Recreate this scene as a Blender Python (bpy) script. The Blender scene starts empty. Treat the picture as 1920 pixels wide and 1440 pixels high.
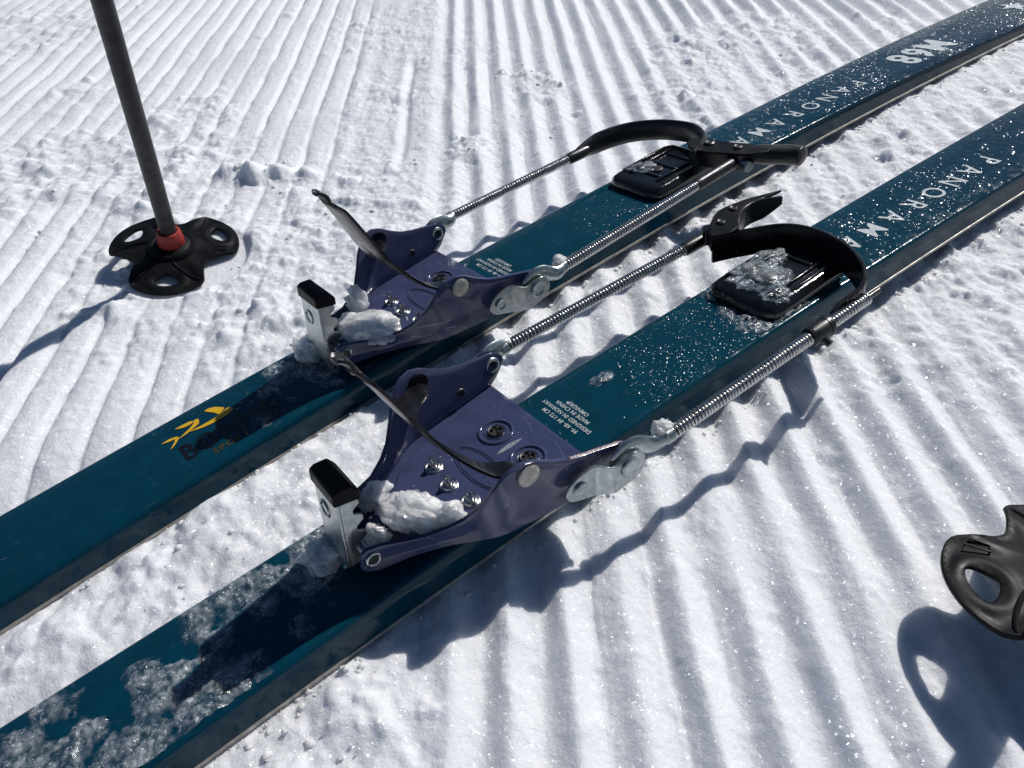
import bpy, bmesh, math, random
import numpy as np
from mathutils import Vector, Matrix

# ------------------------------------------------------------------ camera, sky, sun, exposure
S = bpy.context.scene
COL = S.collection
cam_d = bpy.data.cameras.new('camera')
cam = bpy.data.objects.new('camera', cam_d)
COL.objects.link(cam)
cam_d.sensor_width = 36.0
cam_d.lens = 27.39
cam_d.clip_start = 0.01
cam_d.clip_end = 1000.0
_r = Vector((0.789583, -0.595282, -0.148988))
_u = Vector((0.469043, 0.428916, 0.772029))
_f = Vector((0.395672, 0.679463, -0.617878))
M = Matrix((( _r.x, _u.x, -_f.x, -0.11203), (_r.y, _u.y, -_f.y, -0.27774), (_r.z, _u.z, -_f.z, 0.3169), (0, 0, 0, 1)))
cam.matrix_world = M
S.camera = cam

SUN = Vector((1.10, 0.10, 1.0)).normalized()
world = bpy.data.worlds.new('World')
S.world = world
world.use_nodes = True
nt = world.node_tree
nt.nodes.clear()
o = nt.nodes.new('ShaderNodeOutputWorld')
bg = nt.nodes.new('ShaderNodeBackground')
sky = nt.nodes.new('ShaderNodeTexSky')
sky.sky_type = 'NISHITA'
sky.sun_disc = False
sky.sun_elevation = math.asin(SUN.z)
sky.sun_rotation = math.atan2(SUN.x, SUN.y)
sky.altitude = 1200
sky.dust_density = 0.2
sky.ozone_density = 4.0
bg.inputs['Strength'].default_value = 0.06
nt.links.new(sky.outputs[0], bg.inputs[0])
nt.links.new(bg.outputs[0], o.inputs[0])
sl = bpy.data.lights.new('sun', 'SUN')
sl.energy = 5.0
sl.angle = math.radians(0.55)
sl.color = (1.0, 0.972, 0.94)
sun = bpy.data.objects.new('sun', sl)
COL.objects.link(sun)
sun.rotation_euler = (-SUN).to_track_quat('-Z', 'Y').to_euler()
S.view_settings.view_transform = 'Standard'
S.view_settings.look = 'None'
S.view_settings.exposure = -0.44
S.view_settings.gamma = 1.0
S.view_settings.use_curve_mapping = False
S.render.resolution_x, S.render.resolution_y = 1024, 768

rng = np.random.default_rng(7)
random.seed(7)

# ------------------------------------------------------------------ noise
_LAT = np.random.default_rng(3).random((512, 512)).astype(np.float32)
def vnoise(x, y):
    xi = np.floor(x); yi = np.floor(y)
    fx = (x - xi).astype(np.float32); fy = (y - yi).astype(np.float32)
    fx = fx * fx * fx * (fx * (fx * 6 - 15) + 10); fy = fy * fy * fy * (fy * (fy * 6 - 15) + 10)
    i = xi.astype(np.int64) & 511; j = yi.astype(np.int64) & 511
    i1 = (i + 1) & 511; j1 = (j + 1) & 511
    a = _LAT[i, j]; b = _LAT[i1, j]; c = _LAT[i, j1]; d = _LAT[i1, j1]
    return (a + (b - a) * fx) * (1 - fy) + (c + (d - c) * fx) * fy
def fbm(x, y, size, octv=3, seed=0, gain=0.5):
    r = 0; amp = 1.0; tot = 0.0; ca, sa = math.cos(0.6), math.sin(0.6)
    u = x / size + seed * 17.31; v = y / size + seed * 9.77
    for k in range(octv):
        r = r + amp * vnoise(u, v); tot += amp; amp *= gain
        u, v = (u * ca - v * sa) * 2.03 + 5.2, (u * sa + v * ca) * 2.03 + 1.3
    return r / tot - 0.5
def sstep(a, b, x):
    t = np.clip((x - a) / (b - a), 0, 1)
    return t * t * (3 - 2 * t)

# ------------------------------------------------------------------ materials
class NT:
    def __init__(self, name):
        self.m = bpy.data.materials.new(name); self.m.use_nodes = True
        self.t = self.m.node_tree; self.t.nodes.clear()
        self.out = self.t.nodes.new('ShaderNodeOutputMaterial')
    def n(self, kind, **kw):
        nd = self.t.nodes.new(kind)
        for k, v in kw.items():
            if k in nd.inputs.keys(): nd.inputs[k].default_value = v
            else: setattr(nd, k, v)
        return nd
    def l(self, a, b): self.t.links.new(a, b)
def obj_coords(T):
    return T.n('ShaderNodeTexCoord').outputs['Object']
def noise(T, co, scale, detail=3.0, rough=0.55):
    nd = T.n('ShaderNodeTexNoise'); nd.inputs['Scale'].default_value = scale
    nd.inputs['Detail'].default_value = detail; nd.inputs['Roughness'].default_value = rough
    T.l(co, nd.inputs['Vector']); return nd.outputs['Fac']
def ramp(T, fac, stops):
    nd = T.n('ShaderNodeValToRGB'); e = nd.color_ramp.elements
    while len(e) < len(stops): e.new(0.5)
    for k, (p, c) in enumerate(stops):
        e[k].position = p; e[k].color = (c[0], c[1], c[2], 1) if len(c) == 3 else c
    T.l(fac, nd.inputs[0]); return nd.outputs[0]
def bump(T, height, strength, dist, normal=None):
    nd = T.n('ShaderNodeBump'); nd.inputs['Strength'].default_value = strength
    nd.inputs['Distance'].default_value = dist; T.l(height, nd.inputs['Height'])
    if normal is not None: T.l(normal, nd.inputs['Normal'])
    return nd.outputs['Normal']

def simple(name, col, rough=0.4, metal=0.0, var=0.25, scale=300.0, bmp=0.15, spec=0.5, coat=0.0, wet=0.0):
    """painted / metal / plastic surface with uneven colour, gloss and fine relief"""
    T = NT(name); co = obj_coords(T)
    f = noise(T, co, scale, 4)
    dark = [c * (1 - var) for c in col]; lite = [min(1, c * (1 + var)) for c in col]
    p = T.n('ShaderNodeBsdfPrincipled')
    T.l(ramp(T, f, [(0.3, dark), (0.7, lite)]), p.inputs['Base Color'])
    f2 = noise(T, co, scale * 0.4, 5, 0.65)
    mr = T.n('ShaderNodeMapRange'); T.l(f2, mr.inputs[0])
    mr.inputs[1].default_value = 0.3; mr.inputs[2].default_value = 0.7
    mr.inputs[3].default_value = max(0.02, rough * 0.7); mr.inputs[4].default_value = min(1, rough * 1.35)
    T.l(mr.outputs[0], p.inputs['Roughness'])
    p.inputs['Metallic'].default_value = metal
    p.inputs['Specular IOR Level'].default_value = spec
    p.inputs['Coat Weight'].default_value = coat
    p.inputs['Coat Roughness'].default_value = 0.08
    T.l(bump(T, noise(T, co, scale * 2.2, 3), bmp, 0.0004), p.inputs['Normal'])
    T.l(p.outputs[0], T.out.inputs[0])
    return T.m

def worn_purple():
    T = NT('purple_paint'); co = obj_coords(T); p = T.n('ShaderNodeBsdfPrincipled')
    base = ramp(T, noise(T, co, 70, 4), [(0.3, (0.040, 0.048, 0.108)), (0.7, (0.058, 0.068, 0.146))])
    mp = T.n('ShaderNodeMapping'); mp.inputs['Scale'].default_value = (70, 520, 90); mp.inputs['Rotation'].default_value = (0, 0, 0.25); T.l(co, mp.inputs[0])
    st = ramp(T, noise(T, mp.outputs[0], 1.0, 3, 0.6), [(0.64, (0, 0, 0)), (0.70, (1, 1, 1))])
    blot = ramp(T, noise(T, co, 55, 3, 0.6), [(0.48, (0, 0, 0)), (0.66, (0.55, 0.55, 0.55))])
    m1 = T.n('ShaderNodeMixRGB', blend_type='MULTIPLY'); m1.inputs[0].default_value = 1; T.l(st, m1.inputs[1]); T.l(blot, m1.inputs[2])
    mx = T.n('ShaderNodeMixRGB'); T.l(m1.outputs[0], mx.inputs[0]); T.l(base, mx.inputs[1]); mx.inputs[2].default_value = (0.22, 0.23, 0.30, 1)
    T.l(mx.outputs[0], p.inputs['Base Color'])
    T.l(ramp(T, noise(T, co, 130, 5, 0.7), [(0.35, (0.05, 0.05, 0.05)), (0.65, (0.24, 0.24, 0.24))]), p.inputs['Roughness'])
    p.inputs['Specular IOR Level'].default_value = 0.5
    T.l(bump(T, noise(T, co, 160, 4, 0.6), 0.10, 0.0006), p.inputs['Normal'])
    T.l(p.outputs[0], T.out.inputs[0]); return T.m

def snow_material():
    T = NT('groomed_snow'); co = obj_coords(T)
    p = T.n('ShaderNodeBsdfPrincipled')
    f = noise(T, co, 26.0, 5, 0.6)
    T.l(ramp(T, f, [(0.25, (0.80, 0.82, 0.865)), (0.75, (0.87, 0.882, 0.910))]), p.inputs['Base Color'])
    p.inputs['Roughness'].default_value = 0.55
    p.inputs['Specular IOR Level'].default_value = 0.25
    p.inputs['Subsurface Weight'].default_value = 0.7
    p.inputs['Subsurface Radius'].default_value = (1.0, 1.05, 1.15)
    p.inputs['Subsurface Scale'].default_value = 0.0065
    n1 = bump(T, noise(T, co, 330.0, 3, 0.6), 0.55, 0.0022)
    n2 = bump(T, noise(T, co, 1150.0, 3, 0.7), 0.6, 0.0010, n1)
    T.l(n2, p.inputs['Normal'])
    # ice grains: each little cell has its own facet
    v = T.n('ShaderNodeTexVoronoi'); v.inputs['Scale'].default_value = 700.0; T.l(co, v.inputs['Vector'])
    sub = T.n('ShaderNodeVectorMath', operation='SUBTRACT'); T.l(v.outputs['Color'], sub.inputs[0]); sub.inputs[1].default_value = (0.5, 0.5, 0.5)
    sc = T.n('ShaderNodeVectorMath', operation='SCALE'); T.l(sub.outputs[0], sc.inputs[0]); sc.inputs['Scale'].default_value = 1.7
    add = T.n('ShaderNodeVectorMath', operation='ADD'); T.l(sc.outputs[0], add.inputs[0]); T.l(n1, add.inputs[1])
    nrm = T.n('ShaderNodeVectorMath', operation='NORMALIZE'); T.l(add.outputs[0], nrm.inputs[0])
    g = T.n('ShaderNodeBsdfGlossy'); g.inputs['Roughness'].default_value = 0.16; g.inputs['Color'].default_value = (0.9, 0.95, 1, 1)
    T.l(nrm.outputs[0], g.inputs['Normal'])
    mx = T.n('ShaderNodeMixShader'); mx.inputs[0].default_value = 0.022
    T.l(p.outputs[0], mx.inputs[1]); T.l(g.outputs[0], mx.inputs[2])
    T.l(mx.outputs[0], T.out.inputs[0])
    return T.m

def slush_material(name='slush', cover=True, lo=0.03, hi=0.40, scale=150.0):
    """wet half-clear snow crust: lets part of what lies under it through"""
    T = NT(name); co = obj_coords(T)
    p = T.n('ShaderNodeBsdfPrincipled')
    p.inputs['Base Color'].default_value = (0.74, 0.80, 0.84, 1)
    p.inputs['Roughness'].default_value = 0.28
    p.inputs['Subsurface Weight'].default_value = 0.0
    h = noise(T, co, 900.0, 4, 0.7)
    T.l(bump(T, h, 0.7, 0.0010), p.inputs['Normal'])
    tr = T.n('ShaderNodeBsdfTransparent'); tr.inputs[0].default_value = (0.93, 0.97, 1, 1)
    def mrange(f, a, b, c, d):
        m_ = T.n('ShaderNodeMapRange'); T.l(f, m_.inputs[0])
        for k_, v_ in zip((1, 2, 3, 4), (a, b, c, d)): m_.inputs[k_].default_value = v_
        return m_.outputs[0]
    def mth(op, a, b):
        m_ = T.n('ShaderNodeMath', operation=op); T.l(a, m_.inputs[0]); T.l(b, m_.inputs[1]); return m_.outputs[0]
    patch = mrange(noise(T, co, scale, 5, 0.65), 0.40, 0.66, lo, hi)
    grain = mth('MULTIPLY', mrange(noise(T, co, scale * 5.5, 2, 0.5), 0.55, 0.66, 0.0, 0.45), mrange(noise(T, co, scale * 1.3, 3, 0.6), 0.42, 0.6, 0.0, 1.0))
    fac = mth('ADD', patch, grain)
    if cover:
        at = T.n('ShaderNodeAttribute'); at.attribute_name = 'cover'; fac = mth('MULTIPLY', fac, at.outputs['Fac'])
    mx = T.n('ShaderNodeMixShader'); T.l(fac, mx.inputs[0]); T.l(tr.outputs[0], mx.inputs[1]); T.l(p.outputs[0], mx.inputs[2])
    gl = T.n('ShaderNodeBsdfGlossy'); gl.inputs['Roughness'].default_value = 0.12; T.l(bump(T, noise(T, co, 650.0, 3, 0.6), 0.5, 0.0008), gl.inputs['Normal'])
    mx2 = T.n('ShaderNodeMixShader'); mx2.inputs[0].default_value = 0.035; T.l(mx.outputs[0], mx2.inputs[1]); T.l(gl.outputs[0], mx2.inputs[2])
    T.l(mx2.outputs[0], T.out.inputs[0])
    return T.m

def clump_material():
    T = NT('snow_clump'); co = obj_coords(T)
    p = T.n('ShaderNodeBsdfPrincipled')
    p.inputs['Base Color'].default_value = (0.88, 0.91, 0.94, 1)
    p.inputs['Roughness'].default_value = 0.3
    p.inputs['Subsurface Weight'].default_value = 0.8
    p.inputs['Subsurface Radius'].default_value = (1.0, 1.1, 1.25)
    p.inputs['Subsurface Scale'].default_value = 0.014
    n1 = bump(T, noise(T, co, 380.0, 4, 0.65), 0.4, 0.0016)
    T.l(bump(T, noise(T, co, 1300.0, 3, 0.7), 0.35, 0.0008, n1), p.inputs['Normal'])
    p.inputs['Coat Weight'].default_value = 0.8; p.inputs['Coat Roughness'].default_value = 0.12
    tr = T.n('ShaderNodeBsdfTransparent'); tr.inputs[0].default_value = (0.9, 0.95, 0.98, 1)
    cl = ramp(T, noise(T, co, 130, 3, 0.6), [(0.36, (0.50, 0.50, 0.50)), (0.60, (1, 1, 1))])
    mx = T.n('ShaderNodeMixShader'); T.l(cl, mx.inputs[0]); T.l(tr.outputs[0], mx.inputs[1]); T.l(p.outputs[0], mx.inputs[2])
    T.l(mx.outputs[0], T.out.inputs[0])
    return T.m

def water_material():
    T = NT('water_drop'); co = obj_coords(T)
    fr = T.n('ShaderNodeFresnel'); fr.inputs[0].default_value = 1.36
    g = T.n('ShaderNodeBsdfGlossy'); g.inputs['Roughness'].default_value = 0.15
    T.l(bump(T, noise(T, co, 500, 2), 0.1, 0.0004), g.inputs['Normal'])
    geo = T.n('ShaderNodeNewGeometry'); inv = T.n('ShaderNodeMath', operation='SUBTRACT'); inv.inputs[0].default_value = 1.0; T.l(geo.outputs['Backfacing'], inv.inputs[1])
    fm = T.n('ShaderNodeMath', operation='MULTIPLY'); T.l(fr.outputs[0], fm.inputs[0]); T.l(inv.outputs[0], fm.inputs[1])
    tr = T.n('ShaderNodeBsdfTransparent'); tr.inputs[0].default_value = (1, 1, 1, 1)
    mx = T.n('ShaderNodeMixShader'); T.l(fm.outputs[0], mx.inputs[0]); T.l(tr.outputs[0], mx.inputs[1]); T.l(g.outputs[0], mx.inputs[2])
    T.l(mx.outputs[0], T.out.inputs[0])
    return T.m

def cap_material():
    """teal ski top sheet, fading to navy towards the tail, wet"""
    T = NT('ski_top_sheet'); co = obj_coords(T)
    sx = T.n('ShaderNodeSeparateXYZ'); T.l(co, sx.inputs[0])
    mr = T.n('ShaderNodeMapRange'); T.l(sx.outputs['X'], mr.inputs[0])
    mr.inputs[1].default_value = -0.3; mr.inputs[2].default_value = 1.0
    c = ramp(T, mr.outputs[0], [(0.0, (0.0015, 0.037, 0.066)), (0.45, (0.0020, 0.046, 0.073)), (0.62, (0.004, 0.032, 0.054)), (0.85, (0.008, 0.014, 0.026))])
    p = T.n('ShaderNodeBsdfPrincipled')
    mix = T.n('ShaderNodeMixRGB', blend_type='MULTIPLY'); mix.inputs[0].default_value = 1.0
    T.l(c, mix.inputs[1]); T.l(ramp(T, noise(T, co, 60, 5, 0.6), [(0.3, (0.82, 0.82, 0.82)), (0.7, (1.1, 1.1, 1.1))]), mix.inputs[2])
    mps = T.n('ShaderNodeMapping'); mps.inputs['Scale'].default_value = (45, 900, 60); mps.inputs['Rotation'].default_value = (0, 0, 0.12); T.l(co, mps.inputs[0])
    sm = T.n('ShaderNodeMixRGB', blend_type='MULTIPLY'); sm.inputs[0].default_value = 1; T.l(ramp(T, noise(T, mps.outputs[0], 1.0, 2, 0.5), [(0.66, (0, 0, 0)), (0.73, (0.6, 0.6, 0.6))]), sm.inputs[1])
    T.l(ramp(T, noise(T, co, 22, 3, 0.6), [(0.45, (0, 0, 0)), (0.65, (1, 1, 1))]), sm.inputs[2])
    sc2 = T.n('ShaderNodeMixRGB'); T.l(sm.outputs[0], sc2.inputs[0]); T.l(mix.outputs[0], sc2.inputs[1]); sc2.inputs[2].default_value = (0.05, 0.10, 0.13, 1)
    T.l(sc2.outputs[0], p.inputs['Base Color'])
    T.l(ramp(T, noise(T, co, 140, 4), [(0.35, (0.05, 0.05, 0.05)), (0.65, (0.22, 0.22, 0.22))]), p.inputs['Roughness'])
    # water film towards the tail
    wet = T.n('ShaderNodeMapRange'); T.l(sx.outputs['X'], wet.inputs[0])
    wet.inputs[1].default_value = 0.2; wet.inputs[2].default_value = 0.5; wet.inputs[3].default_value = 0.02; wet.inputs[4].default_value = 0.20
    b = T.n('ShaderNodeBump'); b.inputs['Distance'].default_value = 0.0022
    geo = T.n('ShaderNodeNewGeometry'); gz = T.n('ShaderNodeSeparateXYZ'); T.l(geo.outputs['True Normal'], gz.inputs[0])
    flat = T.n('ShaderNodeMath', operation='GREATER_THAN'); T.l(gz.outputs['Z'], flat.inputs[0]); flat.inputs[1].default_value = 0.9
    mul = T.n('ShaderNodeMath', operation='MULTIPLY'); T.l(wet.outputs[0], mul.inputs[0]); T.l(flat.outputs[0], mul.inputs[1])
    T.l(mul.outputs[0], b.inputs['Strength'])
    st = T.n('ShaderNodeMapping'); st.inputs['Scale'].default_value = (1.0, 0.75, 1.0); T.l(co, st.inputs[0])
    T.l(noise(T, st.outputs[0], 240, 3, 0.55), b.inputs['Height'])
    T.l(b.outputs[0], p.inputs['Normal'])
    p.inputs['Specular IOR Level'].default_value = 0.28
    T.l(p.outputs[0], T.out.inputs[0])
    return T.m

MAT = dict(
    wet=simple('wet_black_rubber', (0.010, 0.010, 0.011), 0.13, 0.0, 0.3, 240, 0.55, 0.5, 0.3),
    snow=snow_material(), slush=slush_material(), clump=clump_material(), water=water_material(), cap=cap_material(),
    ice=slush_material('clear_ice', False, 0.03, 0.34, 130.0),
    edge=simple('steel_edge', (0.42, 0.40, 0.36), 0.45, 0.6, 0.3, 220),
    base=simple('ski_base', (0.012, 0.012, 0.014), 0.5),
    purple=worn_purple(),
    zinc=simple('zinc_plate', (0.44, 0.48, 0.48), 0.30, 0.95, 0.2, 260, 0.12),
    steel=simple('spring_steel', (0.62, 0.62, 0.60), 0.24, 1.0, 0.2, 400, 0.1),
    rivet=simple('rivet_metal', (0.48, 0.45, 0.40), 0.5, 0.55, 0.35, 420, 0.3),
    darksteel=simple('dark_screw', (0.10, 0.095, 0.09), 0.35, 0.8, 0.4, 600, 0.3),
    black=simple('black_paint', (0.007, 0.007, 0.009), 0.26, 0.0, 0.3, 200, 0.08, 0.32, 0.0),
    rubber=simple('black_rubber', (0.013, 0.013, 0.014), 0.34, 0.0, 0.3, 350, 0.35, 0.5),
    plastic=simple('black_plastic', (0.006, 0.0063, 0.0072), 0.42, 0.0, 0.2, 160, 0.12, 0.13),
    shaft=simple('grey_pole_shaft', (0.034, 0.035, 0.038), 0.42, 0.3, 0.35, 160, 0.1),
    red=simple('red_plastic', (0.33, 0.030, 0.022), 0.5, 0.0, 0.25, 240, 0.2),
    white=simple('white_print', (0.55, 0.60, 0.62), 0.4, 0, 0.1, 300, 0.05),
    yellow=simple('yellow_print', (0.72, 0.42, 0.02), 0.4, 0, 0.12, 300, 0.05),
    blackprint=simple('black_print', (0.004, 0.005, 0.008), 0.35, 0, 0.1, 300, 0.05),
    ochre=simple('ochre_print', (0.07, 0.05, 0.008), 0.4, 0, 0.1, 300, 0.05),
    chipped=simple('chipped_edge', (0.34, 0.27, 0.27), 0.4, 0.4, 0.75, 900, 0.5),
    scuff=simple('bare_scuff', (0.30, 0.31, 0.35), 0.45, 0.3, 0.3, 600, 0.3),
)

# ------------------------------------------------------------------ mesh helpers
def link(name, me, mat, parent=None, smooth=True, angle=38.0, bevel=0.0, solid=0.0, solid_off=0.0):
    ob = bpy.data.objects.new(name, me); COL.objects.link(ob)
    if mat is not None: me.materials.append(mat)
    if smooth and len(me.polygons):
        me.polygons.foreach_set('use_smooth', [True] * len(me.polygons))
        if angle: me.set_sharp_from_angle(angle=math.radians(angle))
    if parent is not None: ob.parent = parent
    if solid:
        md = ob.modifiers.new('thick', 'SOLIDIFY'); md.thickness = solid; md.offset = solid_off
    if bevel:
        md = ob.modifiers.new('bevel', 'BEVEL'); md.width = bevel; md.segments = 2; md.limit_method = 'ANGLE'; md.angle_limit = math.radians(35)
        md.harden_normals = False
    return ob
class MB:
    def __init__(s): s.v = []; s.f = []
    def add(s, V, F):
        b = len(s.v); s.v += [tuple(p) for p in V]; s.f += [tuple(i + b for i in q) for q in F]; return s
    def mesh(s, name):
        me = bpy.data.meshes.new(name); me.from_pydata(s.v, [], s.f); me.validate(); me.update()
        bm = bmesh.new(); bm.from_mesh(me); bmesh.ops.recalc_face_normals(bm, faces=bm.faces); bm.to_mesh(me); bm.free(); return me
    def build(s, name, mat, parent=None, **kw): return link(name, s.mesh(name), mat, parent, **kw)
    def loft(s, rings, closed=True, caps=True):
        n = len(rings[0]); V = [p for r in rings for p in r]; F = []
        for i in range(len(rings) - 1):
            for j in range(n if closed else n - 1):
                k = (j + 1) % n; F.append((i * n + j, i * n + k, (i + 1) * n + k, (i + 1) * n + j))
        if caps and closed:
            F.append(tuple(range(n))[::-1]); F.append(tuple((len(rings) - 1) * n + j for j in range(n)))
        return s.add(V, F)
    def tube(s, pts, rad, n=12, squash=None, up=(0, 0, 1)):
        pts = [Vector(p) for p in pts]; rings = []
        if not hasattr(rad, '__len__'): rad = [rad] * len(pts)
        for i, p in enumerate(pts):
            t = (pts[min(i + 1, len(pts) - 1)] - pts[max(i - 1, 0)]).normalized()
            a = Vector(up).cross(t)
            if a.length < 1e-5: a = Vector((1, 0, 0)).cross(t)
            a.normalize(); b = t.cross(a)
            sq = (1, 1) if squash is None else (squash[i] if hasattr(squash[0], '__len__') else squash)
            rings.append([p + a * (math.cos(2 * math.pi * k / n) * rad[i] * sq[0]) + b * (math.sin(2 * math.pi * k / n) * rad[i] * sq[1]) for k in range(n)])
        return s.loft(rings)
    def prism(s, outline, fn, a, b):
        """outline (u,v) extruded from a to b; fn(u,v,w) -> point"""
        n = len(outline)
        V = [fn(u, v, a) for u, v in outline] + [fn(u, v, b) for u, v in outline]
        F = [tuple(range(n))[::-1], tuple(range(n, 2 * n))] + [(j, (j + 1) % n, n + (j + 1) % n, n + j) for j in range(n)]
        return s.add(V, F)
    def lathe(s, prof, origin, axis, n=24, caps=True):
        ax = Vector(axis).normalized(); a = ax.orthogonal().normalized(); b = ax.cross(a); O = Vector(origin)
        rings = [[O + ax * h + a * (math.cos(2 * math.pi * k / n) * r) + b * (math.sin(2 * math.pi * k / n) * r) for k in range(n)] for r, h in prof]
        return s.loft(rings, True, caps)
    def torus(s, origin, axis, R, r, n=28, m=8):
        ax = Vector(axis).normalized(); a = ax.orthogonal().normalized(); b = ax.cross(a); O = Vector(origin); rings = []
        for k in range(n + 1):
            d = a * math.cos(2 * math.pi * k / n) + b * math.sin(2 * math.pi * k / n)
            rings.append([O + d * (R + r * math.cos(2 * math.pi * q / m)) + ax * (r * math.sin(2 * math.pi * q / m)) for q in range(m)])
        return s.loft(rings, True, False)
def thing(name, label, cat, loc=(0, 0, 0), group=None):
    e = bpy.data.objects.new(name, None); COL.objects.link(e); e.location = loc; e.empty_display_size = 0.02
    e['label'] = label; e['category'] = cat
    if group: e['group'] = group
    return e
def tag(ob, label=None, cat=None, group=None, kind=None):
    for k, v in (('label', label), ('category', cat), ('group', group), ('kind', kind)):
        if v: ob[k] = v
    return ob
def smooth_path(pts, per=8):
    pts = [np.array(p, float) for p in pts]; out = []
    for i in range(len(pts) - 1):
        p0 = pts[max(i - 1, 0)]; p1 = pts[i]; p2 = pts[i + 1]; p3 = pts[min(i + 2, len(pts) - 1)]
        for k in range(per):
            t = k / per
            out.append(0.5 * ((2 * p1) + (-p0 + p2) * t + (2 * p0 - 5 * p1 + 4 * p2 - p3) * t * t + (-p0 + 3 * p1 - 3 * p2 + p3) * t ** 3))
    out.append(pts[-1]); return out
def text_mesh(txt, size, reading, up, centre, zfun, bold=0.0, spacing=1.0, scale_x=1.0, lift=0.0003):
    """lettering laid on the ski: reading / up are local directions, centre is the middle of the word"""
    cu = bpy.data.curves.new('lettering', 'FONT'); cu.body = txt; cu.size = size; cu.align_x = 'CENTER'; cu.align_y = 'CENTER'
    cu.space_character = spacing; cu.offset = bold; cu.fill_mode = 'FRONT'; cu.resolution_u = 3
    tmp = bpy.data.objects.new('tmp', cu); COL.objects.link(tmp)
    dg = bpy.context.evaluated_depsgraph_get(); me = bpy.data.meshes.new_from_object(tmp.evaluated_get(dg))
    bpy.data.objects.remove(tmp); bpy.data.curves.remove(cu)
    for v in me.vertices:
        x = centre[0] + v.co.x * scale_x * reading[0] + v.co.y * up[0]; y = centre[1] + v.co.x * scale_x * reading[1] + v.co.y * up[1]
        v.co = (x, y, zfun(x) + lift)
    return me

# ------------------------------------------------------------------ ski shape
T0 = 0.0205
SKI_N = dict(loc=(0, 0, 0), rz=0.0, rx=0.0)
SKI_F = dict(loc=(0.0666, 0.1581, 0.0065), rz=0.0397, rx=0.0126)
def half_w(x):
    h = 0.034 + 0.0247 * (x - 0.1358) ** 2
    h = np.minimum(h, 0.0495)
    h = h * np.sqrt(np.clip((1.02 - x) / 0.04, 0.0, 1.0)) if np.isscalar(x) is False else h * math.sqrt(min(1, max(0.0, (1.02 - x) / 0.04)))
    return h
def base_z(x):
    z = -0.0352 * (x - 0.15) ** 2
    return z
def ski_base(x):
    if x < -0.45: return base_z(-0.45) + (x + 0.45) * (-0.0352 * 2 * (-0.60)) * max(0, 1 + (x + 0.45) / 0.12) + 0.9 * (x + 0.45) ** 2
    return base_z(x)
def ski_th(x): return max(0.006, T0 - 0.0219 * (x - 0.15) ** 2)
def top_z(x): return ski_base(x) + ski_th(x)
def width(x):
    h = min(0.034 + 0.0247 * (x - 0.1358) ** 2, 0.0495)
    if x > 0.98: h *= math.sqrt(max(0.02, (1.02 - x) / 0.04))
    if x < -0.60: h *= math.sqrt(max(0.02, (x + 0.72) / 0.12))
    return h

def local_to_world(cfg, x, y, z):
    ca, sa = math.cos(cfg['rz']), math.sin(cfg['rz'])
    return (cfg['loc'][0] + ca * x - sa * y, cfg['loc'][1] + sa * x + ca * y, cfg['loc'][2] + z + cfg['rx'] * y)

# ------------------------------------------------------------------ snow
TH = math.radians(55.59)
NS = (math.sin(TH), -math.cos(TH)); DT = (math.cos(TH), math.sin(TH))
def snow_plane(x, y): return -0.008 - 0.0313 * (x - 0.1) + 0.0864 * y
def grid_axis(a, b, step, r, lo, hi):
    core = list(np.arange(a, b, step)); up = []; st = step; p = core[-1]
    while p < hi:
        st *= r if st < 0.009 else 1.25
        p += st; up.append(p)
    dn = []; st = step; p = core[0]
    while p > lo:
        st *= r if st < 0.009 else 1.25
        p -= st; dn.append(p)
    return np.array(dn[::-1] + core + up)

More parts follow.
